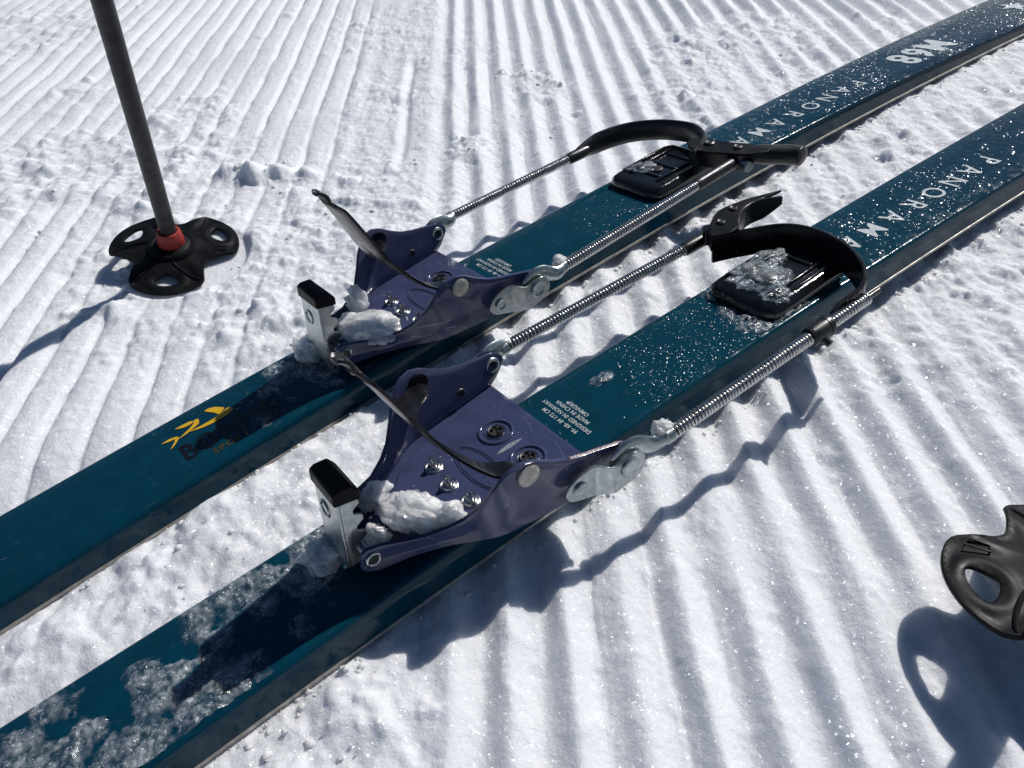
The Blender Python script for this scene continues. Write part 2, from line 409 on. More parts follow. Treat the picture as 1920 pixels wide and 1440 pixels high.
def make_snow():
    s = grid_axis(-0.24, 0.42, 0.00135, 1.006, -90, 90); t = grid_axis(-0.24, 0.40, 0.0017, 1.0045, -90, 90)
    Sg, Tg = np.meshgrid(s, t, indexing='ij')
    X = Sg * NS[0] + Tg * DT[0]; Y = Sg * NS[1] + Tg * DT[1]
    near = 1 - sstep(1.6, 2.6, np.hypot(X, Y))
    # disturbed patches where the corduroy has been trodden and skied over
    blobs = [(-.084, .67, .12, .95), (-.012, .649, .09, 1.0), (.044, .591, .07, 1.0), (.089, .703, .06, .85), (.018, .875, .06, .6), (.023, 1.25, .14, .8), (.0, .52, .06, .7),
             (.096, .319, .10, .95), (.056, .322, .10, .95), (.177, .405, .055, .75), (-.03, .393, .085, .95), (-.002, .255, .07, .8), (.394, .801, .06, .5),
             (.28, .56, .05, .45), (.431, .49, .03, .85), (.425, .444, .03, .9), (.277, .385, .035, .8), (.662, .415, .08, .95), (.741, .381, .08, .85), (.537, .325, .06, .95), (.60, .36, .06, .9),
             (.623, .251, .06, .8), (.47, .24, .05, .8), (.406, -.033, .09, 1.0), (.372, -.092, .08, .95), (.33, -.05, .05, .7), (.52, .0, .15, .9), (.27, -.07, .04, .35), (.85, .1, .2, .8),
             (-.106, -.066, .035, .8), (-.16, -.06, .06, .8), (-.07, .299, .05, .5), (.087, .496, .035, .8), (.12, .454, .03, .8), (.45, .62, .05, .3)]
    D = np.zeros_like(X)
    for bx, by, br, st in blobs:
        D = np.maximum(D, st * np.exp(-(((X - bx) ** 2 + (Y - by) ** 2) / br ** 2) ** 1.5))
    lane = np.exp(-((Y - 0.088 - 0.045 * X) / 0.042) ** 4) * sstep(-.5, -.3, X)
    lane *= 0.35 + 0.5 * sstep(.25, .45, X) + 0.4 * sstep(0.0, -.12, X)
    D = np.maximum(D, lane)
    D = np.clip(D + 0.55 * fbm(X, Y, .05, 3, 1) * sstep(0.05, .3, D), 0, 1)
    # corduroy
    P = 0.0288
    sw = Sg + 0.0045 * fbm(Tg, Sg * 0.15, 0.22, 2, 2) + 0.0022 * fbm(Tg, Sg, 0.035, 2, 3)
    ph = ((sw - 0.0241) / P); fr = ph - np.round(ph)
    idx = np.round(ph)
    amp = (1 + 0.8 * fbm(idx * 0.37, Tg, 0.21, 2, 4)) * (1 - 0.55 * sstep(.08, .26, fbm(X, Y, .13, 3, 14)))
    crest = 1 - 2 * np.abs(np.sin(np.pi * fr)) ** 1.15
    hR = 0.0037 * (0.70 * np.cos(2 * np.pi * fr) + 0.38 * crest - 0.16 * np.sin(2 * np.pi * fr))
    hR = hR + 0.0011 * fbm(Sg, Tg * 0.16, 0.006, 3, 12) * (1 - 0.5 * np.cos(2 * np.pi * fr))
    g = (fr + 0.42); g = g - np.round(g)
    hL = -0.0036 * np.exp(-(g / 0.10) ** 2) + 0.0010 * np.cos(2 * np.pi * fr) + 0.0012 * (fr + 0.08)
    wL = 1 - sstep(-0.16, -0.08, Sg)
    seam = np.exp(-((Sg + 0.070) / 0.058) ** 4)
    cor = (hR * (1 - wL) + hL * wL) * (1 - 0.85 * seam) * amp
    D = np.clip(D + 0.28 * seam * near, 0, 1)
    grv = -0.0055 * np.exp(-((sw + 0.0585) / 0.0052) ** 2) * sstep(.40, .50, Tg) * (1 - sstep(.72, .80, Tg))
    grv += -0.0020 * np.exp(-((sw + 0.016) / 0.009) ** 2) * sstep(.3, .42, Tg)
    z = snow_plane(X, Y) + near * (cor * (1 - 0.86 * D) + grv)
    # crumbly relief
    rough = 0.22 + 1.0 * D
    z += near * (0.006 * fbm(X, Y, 0.10, 3, 5) * (0.5 + 0.8 * D))
    z += near * rough * (0.0042 * fbm(X, Y, 0.022, 3, 6) + 0.0030 * np.abs(fbm(X, Y, 0.011, 3, 7)) )
    z += near * (0.45 + 0.65 * D) * 0.0021 * fbm(X, Y, 0.0048, 3, 8)
    z += near * 0.006 * np.clip(fbm(X, Y, 0.0105, 3, 15, .5) - 0.13 + 0.09 * D, 0, 1) * (0.8 + 0.4 * D)
    z += near * D * 0.022 * np.clip(fbm(X, Y, 0.034, 3, 16, .5) - 0.02, 0, 1)
    # loose lumps pressed into the surface
    cand = rng.random((26000, 2)); cs = -0.75 + 1.45 * cand[:, 0]; ct = -0.22 + 1.5 * cand[:, 1]
    ii = np.clip(np.searchsorted(s, cs), 1, len(s) - 2); jj = np.clip(np.searchsorted(t, ct), 1, len(t) - 2)
    keep = rng.random(len(cs)) < (0.004 + 0.30 * D[ii, jj] ** 1.3)
    Sw = Sg + 0.0075 * fbm(X, Y, 0.009, 3, 21); Tw = Tg + 0.0075 * fbm(X, Y, 0.009, 3, 22)
    for c_s, c_t in zip(cs[keep], ct[keep]):
        r = 0.0028 + 0.0085 * rng.random() ** 2.8
        if rng.random() < 0.03: r = 0.014
        i0, i1 = np.searchsorted(s, [c_s - r * 2.2, c_s + r * 2.2]); j0, j1 = np.searchsorted(t, [c_t - r * 2.2, c_t + r * 2.2])
        if i1 <= i0 or j1 <= j0: continue
        a = rng.random() * 3.14; e = 0.65 + 0.35 * rng.random()
        us = Sw[i0:i1, j0:j1] - c_s; ut = Tw[i0:i1, j0:j1] - c_t
        u = (us * math.cos(a) + ut * math.sin(a)) / r; v = (-us * math.sin(a) + ut * math.cos(a)) / (r * e)
        q = u * u + v * v
        sign = 1 if rng.random() < 0.90 else -0.6
        z[i0:i1, j0:j1] += sign * r * (0.18 + 0.30 * rng.random()) * np.clip(1 - q, 0, 1) ** 1.15
    for bx, by, br, bh in ((.082, .502, .016, .010), (.098, .486, .013, .009), (.112, .470, .012, .008), (.066, .515, .012, .007), (.128, .452, .010, .006),
                           (.043, .566, .014, .009), (.055, .60, .012, .008), (.03, .62, .012, .008), (.285, .40, .012, .007), (.27, .372, .011, .007)):
        q = ((X - bx) ** 2 + (Y - by) ** 2) / br ** 2 * np.clip(1 + 2.4 * fbm(X, Y, .013, 3, 11, .5), .45, 2.5)
        z += 0.8 * bh * np.exp(-np.abs(q) ** 1.2)
    # the skis have settled into the snow
    for cfg in (SKI_N, SKI_F):
        ca, sa = math.cos(cfg['rz']), math.sin(cfg['rz'])
        dx, dy = X - cfg['loc'][0], Y - cfg['loc'][1]
        lx, ly = ca * dx + sa * dy, -sa * dx + ca * dy
        inside = (lx > -0.75) & (lx < 1.05)
        zb = np.where(lx < -0.45, base_z(-0.45) + 0.9 * (lx + 0.45) ** 2, base_z(lx)) + cfg['loc'][2] + cfg['rx'] * ly
        hw = np.minimum(0.034 + 0.0247 * (lx - 0.1358) ** 2, 0.0495)
        ed = np.abs(ly) - hw
        # snow banked under the ends so that the ski rests on it
        rest = sstep(0.22, 0.45, np.abs(lx - 0.15)) * inside * np.exp(-(np.clip(ed, 0, 1) / 0.03) ** 2)
        z = z * (1 - rest * 0.75) + (zb - 0.0015 + 0.5 * (z - snow_plane(X, Y))) * rest * 0.75
        lim = zb - 0.0012 + np.clip(ed - 0.001, 0, 1) * 1.3
        z = np.where(inside & (ed < 0.012), np.minimum(z, lim), z)
    # small hollows round the pole tips
    for bx, by in ((-.0281, .400), (.1737, -.2266)):
        z -= 0.004 * np.exp(-((X - bx) ** 2 + (Y - by) ** 2) / 0.02 ** 2)
    rb = np.hypot(X + .0241, Y - .3885); pb = .0414 - (.095 * (X + .0241) - .270 * (Y - .3885)) / .958
    z = np.where(rb < .085, np.minimum(z, pb - .0065 + np.clip(rb - .056, 0, 1) * 1.2), z)
    ns, ntt = len(s), len(t)
    V = np.stack([X, Y, z], -1).reshape(-1, 3).astype(np.float32)
    ids = np.arange(ns * ntt).reshape(ns, ntt)
    Fq = np.stack([ids[:-1, :-1], ids[1:, :-1], ids[1:, 1:], ids[:-1, 1:]], -1).reshape(-1, 4)
    me = bpy.data.meshes.new('snow')
    me.vertices.add(len(V)); me.vertices.foreach_set('co', V.ravel())
    me.loops.add(Fq.size); me.loops.foreach_set('vertex_index', Fq.ravel().astype(np.int32))
    me.polygons.add(len(Fq)); me.polygons.foreach_set('loop_start', np.arange(0, Fq.size, 4, dtype=np.int32))
    me.polygons.foreach_set('loop_total', np.full(len(Fq), 4, np.int32))
    me.update(calc_edges=True)
    me.polygons.foreach_set('use_smooth', np.ones(len(Fq), bool))
    ob = bpy.data.objects.new('snow', me); COL.objects.link(ob); me.materials.append(MAT['snow'])
    ob['kind'] = 'structure'; ob['label'] = 'groomed white snow slope with corduroy ridges'
    def height(x, y):
        ss = x * NS[0] + y * NS[1]; t_ = x * DT[0] + y * DT[1]
        i = int(np.clip(np.searchsorted(s, ss), 1, ns - 2)); j = int(np.clip(np.searchsorted(t, t_), 1, ntt - 2))
        return float(z[i, j])
    return ob, height
snow, snow_h = make_snow()

# ------------------------------------------------------------------ binding parts (local ski coordinates, metres)
WING = [(-.0620, .0185, .0300, .0190, .0335), (-.0605, .0188, .0265, .0192, .0372), (-.0570, .0192, .0245, .0197, .0388), (-.0500, .0203, .0236, .0210, .0376),
        (-.0400, .0228, .0232, .0238, .0345), (-.0300, .0265, .0230, .0280, .0335), (-.0200, .0310, .0228, .0335, .0358), (-.0130, .0350, .0226, .0380, .0395),
        (-.0060, .0392, .0225, .0432, .0470), (.0000, .0423, .0225, .0472, .0552), (.0050, .0440, .0225, .0494, .0612), (.0100, .0450, .0225, .0505, .0643),
        (.0165, .0460, .0225, .0514, .0654), (.0230, .0470, .0225, .0520, .0632), (.0320, .0482, .0225, .0525, .0570), (.0400, .0492, .0225, .0528, .0525),
        (.0500, .0505, .0225, .0535, .0493), (.0600, .0520, .0226, .0545, .0470), (.0660, .0528, .0232, .0552, .0456), (.0720, .0540, .0262, .0558, .0442),
        (.0760, .0549, .0305, .0562, .0416), (.0785, .0556, .0345, .0562, .0385)]
def wing_at(x):
    xs = [w[0] for w in WING]
    return [float(np.interp(x, xs, [w[k] for w in WING])) for k in range(1, 5)]

def toe_plate(parent):
    b = MB(); xs = smooth_path([(w[0], 0, 0) for w in WING], 3); xs = [p[0] for p in xs]
    rows = []; nz = 7
    for x in xs:
        yc, zb, yt, zt = wing_at(x)
        rows.append((x, yc, zb, yt, zt))
    for sgn in (1, -1):
        V = []; F = []
        for x, yc, zb, yt, zt in rows:
            for k in range(nz):
                q = k / (nz - 1)
                # the foot of the wing rolls outwards out of the floor
                V.append((x, sgn * (yc + (yt - yc) * q + 0.0022 * math.exp(-q * 9)), zb + (zt - zb) * q))
        for i in range(len(rows) - 1):
            for k in range(nz - 1):
                F.append((i * nz + k, (i + 1) * nz + k, (i + 1) * nz + k + 1, i * nz + k + 1))
        b.add(V, F)
    fx = [x for x in xs if -.056 <= x <= .0668]; V = []; F = []
    for x in fx:
        yc = wing_at(x)[0] + .0012
        for k in range(9): V.append((x, yc * (k / 4 - 1), T0 + 0.0022))
    for i in range(len(fx) - 1):
        for k in range(8): F.append((i * 9 + k, i * 9 + k + 1, (i + 1) * 9 + k + 1, (i + 1) * 9 + k))
    b.add(V, F)
    plate = b.build('toe_plate', MAT['purple'], parent, solid=0.0021, solid_off=0.0, angle=40, bevel=0.0004)
    up = lambda u, v, w: (u, v, w)
    # raised inner step with the wavy rear edge
    half = [(.0646, .0405), (.0600, .0405), (.0572, .0385), (.0560, .0350), (.0566, .0300), (.0592, .0225), (.0614, .0165), (.0616, .0120), (.0603, .0065), (.0582, .0020)]
    rear = half + [(x, -y) for x, y in half[::-1]]
    front = [(x, -(wing_at(x)[0] - .0055)) for x in (.055, .04, .02, .005, -.006, -.016)] + [(-.028, -.014), (-.028, .014)] + [(x, wing_at(x)[0] - .0055) for x in (-.016, -.006, .005, .02, .04, .055)]
    rear = [p for p in rear if abs(p[1]) < .0395] 
    MB().prism([(x, y) for x, y in smooth_close(rear + front)], up, T0 + 0.0024, T0 + 0.0041).build('plate_step', MAT['purple'], plate, bevel=0.0008)
    zt = T0 + 0.0041
    for sx, sy in ((.0425, .0157), (.0425, -.0143)):
        r = MB(); r.torus((sx, sy, zt - .0001), (0, 0, 1), .0096, .0012, 40, 10); r.torus((sx, sy, zt - .0001), (0, 0, 1), .0060, .0006, 36, 8)
        r.build('screw_recess', MAT['purple'], plate)
        h = MB(); h.lathe([(.0047, 0), (.0047, .0012), (.0042, .0019), (.0036, .0017), (.0032, .0006), (.0001, .0005)], (sx, sy, zt), (0, 0, 1), 28)
        for a in (0.4, 0.4 + math.pi / 2):
            ca, sa = math.cos(a), math.sin(a)
            for sg in (1, -1):
                h.add([(sx + ca * u * sg - sa * v, sy + sa * u * sg + ca * v, zt + w) for u, v, w in ((.0014, .0005, .0006), (.0014, -.0005, .0006), (.0034, -.0009, .0006), (.0034, .0009, .0006), (.0016, .0004, .0016), (.0016, -.0004, .0016), (.0034, -.0008, .0016), (.0034, .0008, .0016))],
                      [(0, 1, 2, 3), (4, 5, 6, 7), (0, 1, 5, 4), (1, 2, 6, 5), (2, 3, 7, 6), (3, 0, 4, 7)])
        h.build('screw', MAT['darksteel'], plate)
    # the three pins on their washers
    for px, py in ((.0014, .0177), (0, .0002), (.0020, -.0174)):
        w = MB(); w.lathe([(.0052, 0), (.0052, .0006), (.0046, .0009), (.0040, .0004), (.0036, .0010), (.0030, .0013), (.0018, .0013)], (px, py, zt), (0, 0, 1), 28)
        w.build('pin_washer', MAT['steel'], plate)
        p = MB(); p.lathe([(.0017, 0), (.0017, .0056), (.0013, .0062), (.0001, .0063)], (px, py, zt + .0008), (0, 0, 1), 16)
        p.build('pin', MAT['steel'], plate)
    # oval badge outline pressed between pins and screws
    ov = MB()
    for ra, rb in ((.0215, .0088), (.0200, .0074)):
        pts = [(0.0195 + rb * math.sin(a), -.0010 + ra * math.cos(a), zt + .0001) for a in np.linspace(0, 2 * math.pi, 61)]
        ov.tube(pts, .00038, 6)
    for k in range(5):
        y0 = -.012 + .0055 * k
        ov.tube([(.0165, y0 - .002, zt), (.0195, y0, zt), (.0230, y0 + .0035, zt)], .0004, 6)
    ov.build('oval_badge', MAT['purple'], plate)
    sc = [(.0320, .0004), (.0355, .0020), (.0410, .0026), (.0465, .0019), (.0503, .0008), (.0465, -.0002), (.0410, -.0008), (.0350, -.0003)]
    MB().prism(sc, up, zt + .00003, zt + .00022).build('worn_scuff', MAT['scuff'], plate)
    # eyelets and rivets in the wings
    def ring(x, z, y, r, sgn, mat='zinc', nm='eyelet'):
        e = MB(); e.torus((x, sgn * y, z), (0, 1, 0), r, r * .28, 26, 8); e = e.build(nm, MAT[mat], plate); hh = MB(); hh.lathe([(r * .8, 0), (r * .8, .0005), (.0001, .0005)], (x, sgn * y, z), (0, -1 if y < .03 else -sgn, 0), 22); hh.build('eyelet_shade_disc', MAT['blackprint'], plate)  # black disc paints in the shade inside the hollow eyelet
    ring(.0188, .0567, .0495, .0040, 1, 'darksteel'); ring(.0699, .0365, .0542, .0042, 1); ring(.0431, .0333, .0500, .0026, 1, 'darksteel')
    for sgn in (1, -1): ring(-.0562, .0318, .0212, .0034, sgn, 'zinc')
    head = MB(); head.lathe([(.0062, 0), (.0062, .0012), (.0055, .0018), (.003, .0020), (.0001, .0021)], (.0188, -.0517, .0567), (0, -1, 0), 30)
    head.build('pivot_rivet', MAT['rivet'], plate)
    # beads of water on the plate and its outer wing
    g = np.random.default_rng(len(bpy.data.objects)); wd = MB()
    for k in range(70):
        x = g.uniform(-.02, .064); y = g.uniform(-.9, .9) * (wing_at(x)[0] - .004); r = .0004 + .0014 * g.random() ** 3
        wd.lathe([(r, 0), (r * .8, r * .16), (r * .45, r * .27), (.00005, r * .32)], (x, y, zt + (.00005 if x < .055 else -.0006)), (0, 0, 1), 10, False)
    for k in range(26):
        x = g.uniform(-.03, .06); yc, z0_, yt, z1_ = wing_at(x); f_ = g.uniform(.25, .92); r = .0005 + .0013 * g.random() ** 2
        wd.lathe([(r, 0), (r * .8, r * .18), (r * .45, r * .30), (.00005, r * .35)], (x, -(yc + (yt - yc) * f_ + .0022 * math.exp(-f_ * 9)) - .00108, z0_ + (z1_ - z0_) * f_), (0, -1, 0), 10, False)
    wd = wd.build('water_droplets', MAT['water'], plate, angle=0); wd['kind'] = 'stuff'
    return plate
def smooth_close(pts, per=4):
    P = [np.array(p, float) for p in pts]; n = len(P); out = []
    for i in range(n):
        p0, p1, p2, p3 = P[(i - 1) % n], P[i], P[(i + 1) % n], P[(i + 2) % n]
        d = np.linalg.norm(p2 - p1); k = per if d > .002 else 2
        for q in range(k):
            t = q / k
            cr = 0.5 * ((2 * p1) + (-p0 + p2) * t + (2 * p0 - 5 * p1 + 4 * p2 - p3) * t * t + (-p0 + 3 * p1 - 3 * p2 + p3) * t ** 3)
            out.append(tuple(0.5 * cr + 0.5 * (p1 + (p2 - p1) * t)))
    return out

def toe_bail(parent):
    px, pz = .0188, .0567
    st = [(.004, -.003, .0495, .0430), (0, 0, .0495, .0370), (-.0070, .0005, .0475, .0320), (-.0130, .0020, .0435, .0250), (-.0200, .0085, .0365, .0130), (-.0260, .0170, .0285, .0040),
          (-.0315, .0290, .0225, .0), (-.0380, .0450, .0190, .0), (-.0425, .0560, .0178, .0), (-.0452, .0618, .0170, .0), (-.0458, .0632, .0150, .0), (-.0466, .0642, .0068, .0), (-.0480, .0655, .0058, .0), (-.0482, .0690, .0052, .0), (-.0507, .0722, .0048, .0), (-.0532, .0735, .0044, .0)]
    P = smooth_path(st, 4); V = []; F = []
    for dx, dz, yo, yi in P:
        for y, sag in ((-yo, 0), (-(yo + yi) / 2, 1), (-max(yi, 0), 1.0), (max(yi, 0), 1.0), ((yo + yi) / 2, 1), (yo, 0)):
            V.append((px + dx - .0012 * sag, y, pz + dz - .0012 * sag))
    n = len(P)
    for i in range(n - 1):
        for k in (0, 1, 3, 4): F.append((i * 6 + k, i * 6 + k + 1, (i + 1) * 6 + k + 1, (i + 1) * 6 + k))
    b = MB(); b.add(V, F); me = b.mesh('toe_bail')
    bm = bmesh.new(); bm.from_mesh(me); bmesh.ops.remove_doubles(bm, verts=bm.verts, dist=1e-6); bmesh.ops.recalc_face_normals(bm, faces=bm.faces); bm.to_mesh(me); bm.free()
    ob = link('toe_bail', me, MAT['black'], parent, solid=.0016, solid_off=0, bevel=.0004, angle=50)
    for sgn in (1, -1):
        e = MB(); e.lathe([(.0058, 0), (.0058, .0016), (.0001, .0016)], (px, sgn * .0478, pz), (0, sgn, 0), 24); e.build('bail_ear', MAT['black'], ob)
    return ob

def front_catch(parent):
    """upright zinc ratchet with teeth and a black cap in front of the toe plate"""
    def P(d, y, h):   # d back from the front face, h along the leaning face
        return (-.0672 + .150 * h + d, y, .0255 + .989 * h - .12 * d)
    b = MB(); W = .0122
    b.prism([(y, h) for y, h in ((-W, 0), (W, 0), (W, .041), (-W, .041))], lambda u, v, w: P(w, u, v), 0, .0016)
    ob = b.build('front_catch', MAT['zinc'], parent, bevel=.0005)
    for sgn in (1, -1):
        o = [(.0016, .041), (.0105, .0405), (.0112, .0365), (.0075, .0335), (.0078, .0310), (.0118, .0290), (.0122, .0262), (.0082, .0232), (.0085, .0205), (.0125, .0185), (.0128, .0160), (.0088, .0130), (.0092, .0105), (.0125, .0080), (.0120, .002), (.0016, .0)]
        MB().prism(o, lambda d, h, w: P(d, w, h), sgn * W, sgn * (W - .0015)).build('toothed_side', MAT['zinc'], ob, bevel=.0003)
    MB().torus(P(-.0001, .0035, .0285), (-.99, 0, .12), .0045, .0006, 26, 8).build('round_emboss', MAT['zinc'], ob)
    cp = MB(); W2 = .0130
    sec = [(-.0012, .0405), (.0124, .0390), (.0124, .0440), (.0085, .0492), (.0015, .0492), (-.0012, .0475)]
    cp.prism(sec, lambda d, h, w: P(d, w, h), -W2, W2); cp.build('cap', MAT['plastic'], ob, bevel=.0009)
    pv = MB(); pv.tube([(-.0565, -.0205, .0318), (-.0565, .0205, .0318)], .0028, 14); pv.build('pivot_pin', MAT['zinc'], ob)
    return ob

def clevis(parent, sgn):
    fr = [(.0350, .0365), (.0362, .0395), (.0400, .0412), (.0500, .0412), (.0575, .0398)]
    pts = [(.0352, .0350), (.0345, .0320), (.0360, .0285), (.0400, .0262), (.0528, .0222), (.0600, .0225), (.0711, .0243), (.0775, .0272), (.0800, .0315), (.0800, .0360), (.0772, .0405), (.0735, .0420), (.0690, .0412), (.0620, .0400), (.0585, .0408), (.0555, .0425), (.0500, .0428), (.0430, .0412), (.0380, .0386)]
    def yo(x): return float(np.interp(x, [.03, .052, .060, .09], [.0552, .0572, .0632, .0648]))
    pts = smooth_close(pts, 3); n = len(pts); V = []; F = []
    b = MB()
    ring0 = [(x, sgn * yo(x), z) for x, z in pts]; ring1 = [(x, sgn * (yo(x) + .0017), z) for x, z in pts]
    # strips across the plate so that the joggle shows
    xs = sorted(set(round(v, 4) for v in np.linspace(.0346, .0799, 26)))
    def span(x):
        zs = []
        for i in range(n):
            (x0, z0), (x1, z1) = pts[i], pts[(i + 1) % n]
            if (x0 - x) * (x1 - x) <= 0 and x0 != x1: zs.append(z0 + (z1 - z0) * (x - x0) / (x1 - x0))
        return (min(zs), max(zs)) if len(zs) > 1 else None
    col = [(x,) + span(x) for x in xs if span(x)]
    rings = []
    for x, z0, z1 in col:
        y = yo(x); rings.append([(x, sgn * y, z0), (x, sgn * (y + .0017), z0), (x, sgn * (y + .0017), z1), (x, sgn * y, z1)])
    b.loft(rings)
    ob = b.build('clevis_plate', MAT['zinc'], parent, bevel=.0004, angle=50)
    for x, z, r in ((.0431, .0333, .0042), (.0699, .0345, .0058)):
        h = MB(); h.lathe([(r, -.0002), (r, .0009), (r * .86, .0014), (r * .5, .0010), (.0001, .0012)], (x, sgn * (yo(x) + .0017), z), (0, sgn, 0), 28)
        h.build('rivet', MAT['zinc'], ob)
    return ob

def cable(parent, start, end, sgn, sleeve=None, tail=None, collar=None):
    """eye, steel cable and its coil spring; start / end are the spring ends"""
    s0 = Vector(start); e0 = Vector(end); d = (e0 - s0).normalized()
    core = MB(); core.tube([s0 - d * .006, e0 + d * .012], .0019, 10)
    ob = core.build('cable', MAT['darksteel'], parent)  # dark material paints in the shade on the cable between the coils
    eye = MB(); yb = sgn * .0600
    path = smooth_path([(.0640, yb, .0350), (.0665, yb, .0385), (.0720, yb, .0412), (.0790, yb + sgn * .0008, .0405), (.0850, sgn * .0622, .0375), (.0900, sgn * .0635, .0365), tuple(s0 + d * .001)], 5)
    m = len(path); rad = [float(np.interp(i / (m - 1), [0, .15, .45, .7, 1], [.0036, .0052, .0060, .0052, .0040])) for i in range(m)]
    sq = [(float(np.interp(i / (m - 1), [0, .6, 1], [.30, .42, .9])), 1.0) for i in range(m)]
    eye.tube(path, rad, 12, sq); eye.build('cable_eye', MAT['zinc'], ob)
    fer = MB(); fer.lathe([(.0026, -.004), (.0042, -.0035), (.0043, .0005), (.0030, .001)], s0, d, 16); fer.build('ferrule', MAT['zinc'], ob)
    L = (e0 - s0).length; pitch = .00245; turns = int(L / pitch); a = Vector((0, 0, 1)).cross(d).normalized(); c = d.cross(a); seg = 14; pts = []
    for k in range(turns * seg + 1):
        an = 2 * math.pi * k / seg; jit = 1 + 0.02 * math.sin(k * .013)
        pts.append(s0 + d * (L * k / (turns * seg) + .0007 * math.sin(k / seg * .21 + s0.y * 90) + .0003 * math.sin(k / seg * .83)) + (a * math.cos(an) + c * math.sin(an)) * .00325 * jit)
    sp = MB(); sp.tube(pts, .00085, 6, up=tuple(d)); sp.build('spring', MAT['steel'], ob, angle=0)
    if sleeve:
        sl_ = MB(); q0 = e0; q1 = e0 + d * sleeve
        sl_.lathe([(.0020, -.0010), (.0043, -.0012), (.0047, .0005), (.0049, .004), (.0050, sleeve * .8), (.0044, sleeve), (.002, sleeve)], q0, d, 20); sl_.build('sleeve', MAT['rubber'], ob)
    if collar:
        cq = s0 + d * collar
        cl = MB(); cl.lathe([(.0040, -.0085), (.0056, -.0080), (.0061, -.0060), (.0060, .0050), (.0064, .0055), (.0064, .0085), (.0050, .0090)], cq, d, 24)
        cl.build('collar', MAT['rubber'], ob)
        kb = MB(); kb.lathe([(.0024, 0), (.0022, .0045), (.0001, .005)], cq + Vector((0.0, sgn * .0045, -.0030)), (0, sgn, -.5), 14); kb.build('collar_screw', MAT['rubber'], ob)
    return ob

def heel_riser(parent):
    b = MB(); z0 = T0 + .0002
    def sec(x, hw, h, ch):
        return [(x, -hw, z0), (x, hw, z0), (x, hw, z0 + h - ch), (x, hw - ch, z0 + h), (x, -hw + ch, z0 + h), (x, -hw, z0 + h - ch)]
    b.loft([sec(.2255, .0180, .0030, .001), sec(.2275, .0235, .0058, .0025), sec(.2310, .0268, .0080, .0035), sec(.2370, .0280, .0086, .0042), sec(.2960, .0280, .0098, .0042), sec(.3020, .0258, .0090, .0035), sec(.3050, .0190, .0060, .002)])
    ob = b.build('heel_riser', MAT['wet'], parent, bevel=.0010)
    tz = z0 + .0088
    for y in (-.0215, -.0150, .0150, .0215):
        r = MB(); r.prism([(.240, y - .0011), (.292, y - .0011), (.292, y + .0011), (.240, y + .0011)], lambda u, v, w: (u, v, w + (u - .234) * .016), tz - .001, tz + .0016); r.build('tread_rib', MAT['wet'], ob, bevel=.0004)
    for x in (.248, .266, .284):
        r = MB(); r.prism([(x - .0016, -.0125), (x + .0016, -.0125), (x + .0016, .0125), (x - .0016, .0125)], lambda u, v, w: (u, v, w + (u - .234) * .016), tz - .001, tz + .0012); r.build('tread_bar', MAT['wet'], ob, bevel=.0004)
    f = MB(); f.lathe([(.0052, 0), (.0052, .0010), (.0040, .0014), (.0001, .0012)], (.2570, .0, tz + .0003), (0, 0, 1), 24); f.build('screw_head', MAT['darksteel'], ob)
    return ob

def band(name, parent, path, zc, hgt, thick, mat, per=7, hscale=None, rounded=False):
    P = smooth_path(path, per); n = len(P); rings = []
    for i, p in enumerate(P):
        t = P[min(i + 1, n - 1)][:2] - P[max(i - 1, 0)][:2]; t = t / np.linalg.norm(t); nn = np.array([-t[1], t[0]])
        k = 1.0 if hscale is None else float(np.interp(i / (n - 1), hscale[0], hscale[1]))
        z = (p[2] if len(p) > 2 else zc); h = hgt * k / 2; th = thick / 2
        if rounded:
            rings.append([(p[0] + nn[0] * th * math.cos(a), p[1] + nn[1] * th * math.cos(a), z + h * math.sin(a)) for a in np.linspace(0, 2 * math.pi, 15)[:-1]])
        else:
            rings.append([(p[0] + nn[0] * u, p[1] + nn[1] * u, z + v) for u, v in ((-th, -h), (th, -h), (th, h), (-th, h))])
    b = MB(); b.loft(rings); return b.build(name, mat, parent, bevel=0 if rounded else .0005, angle=45)

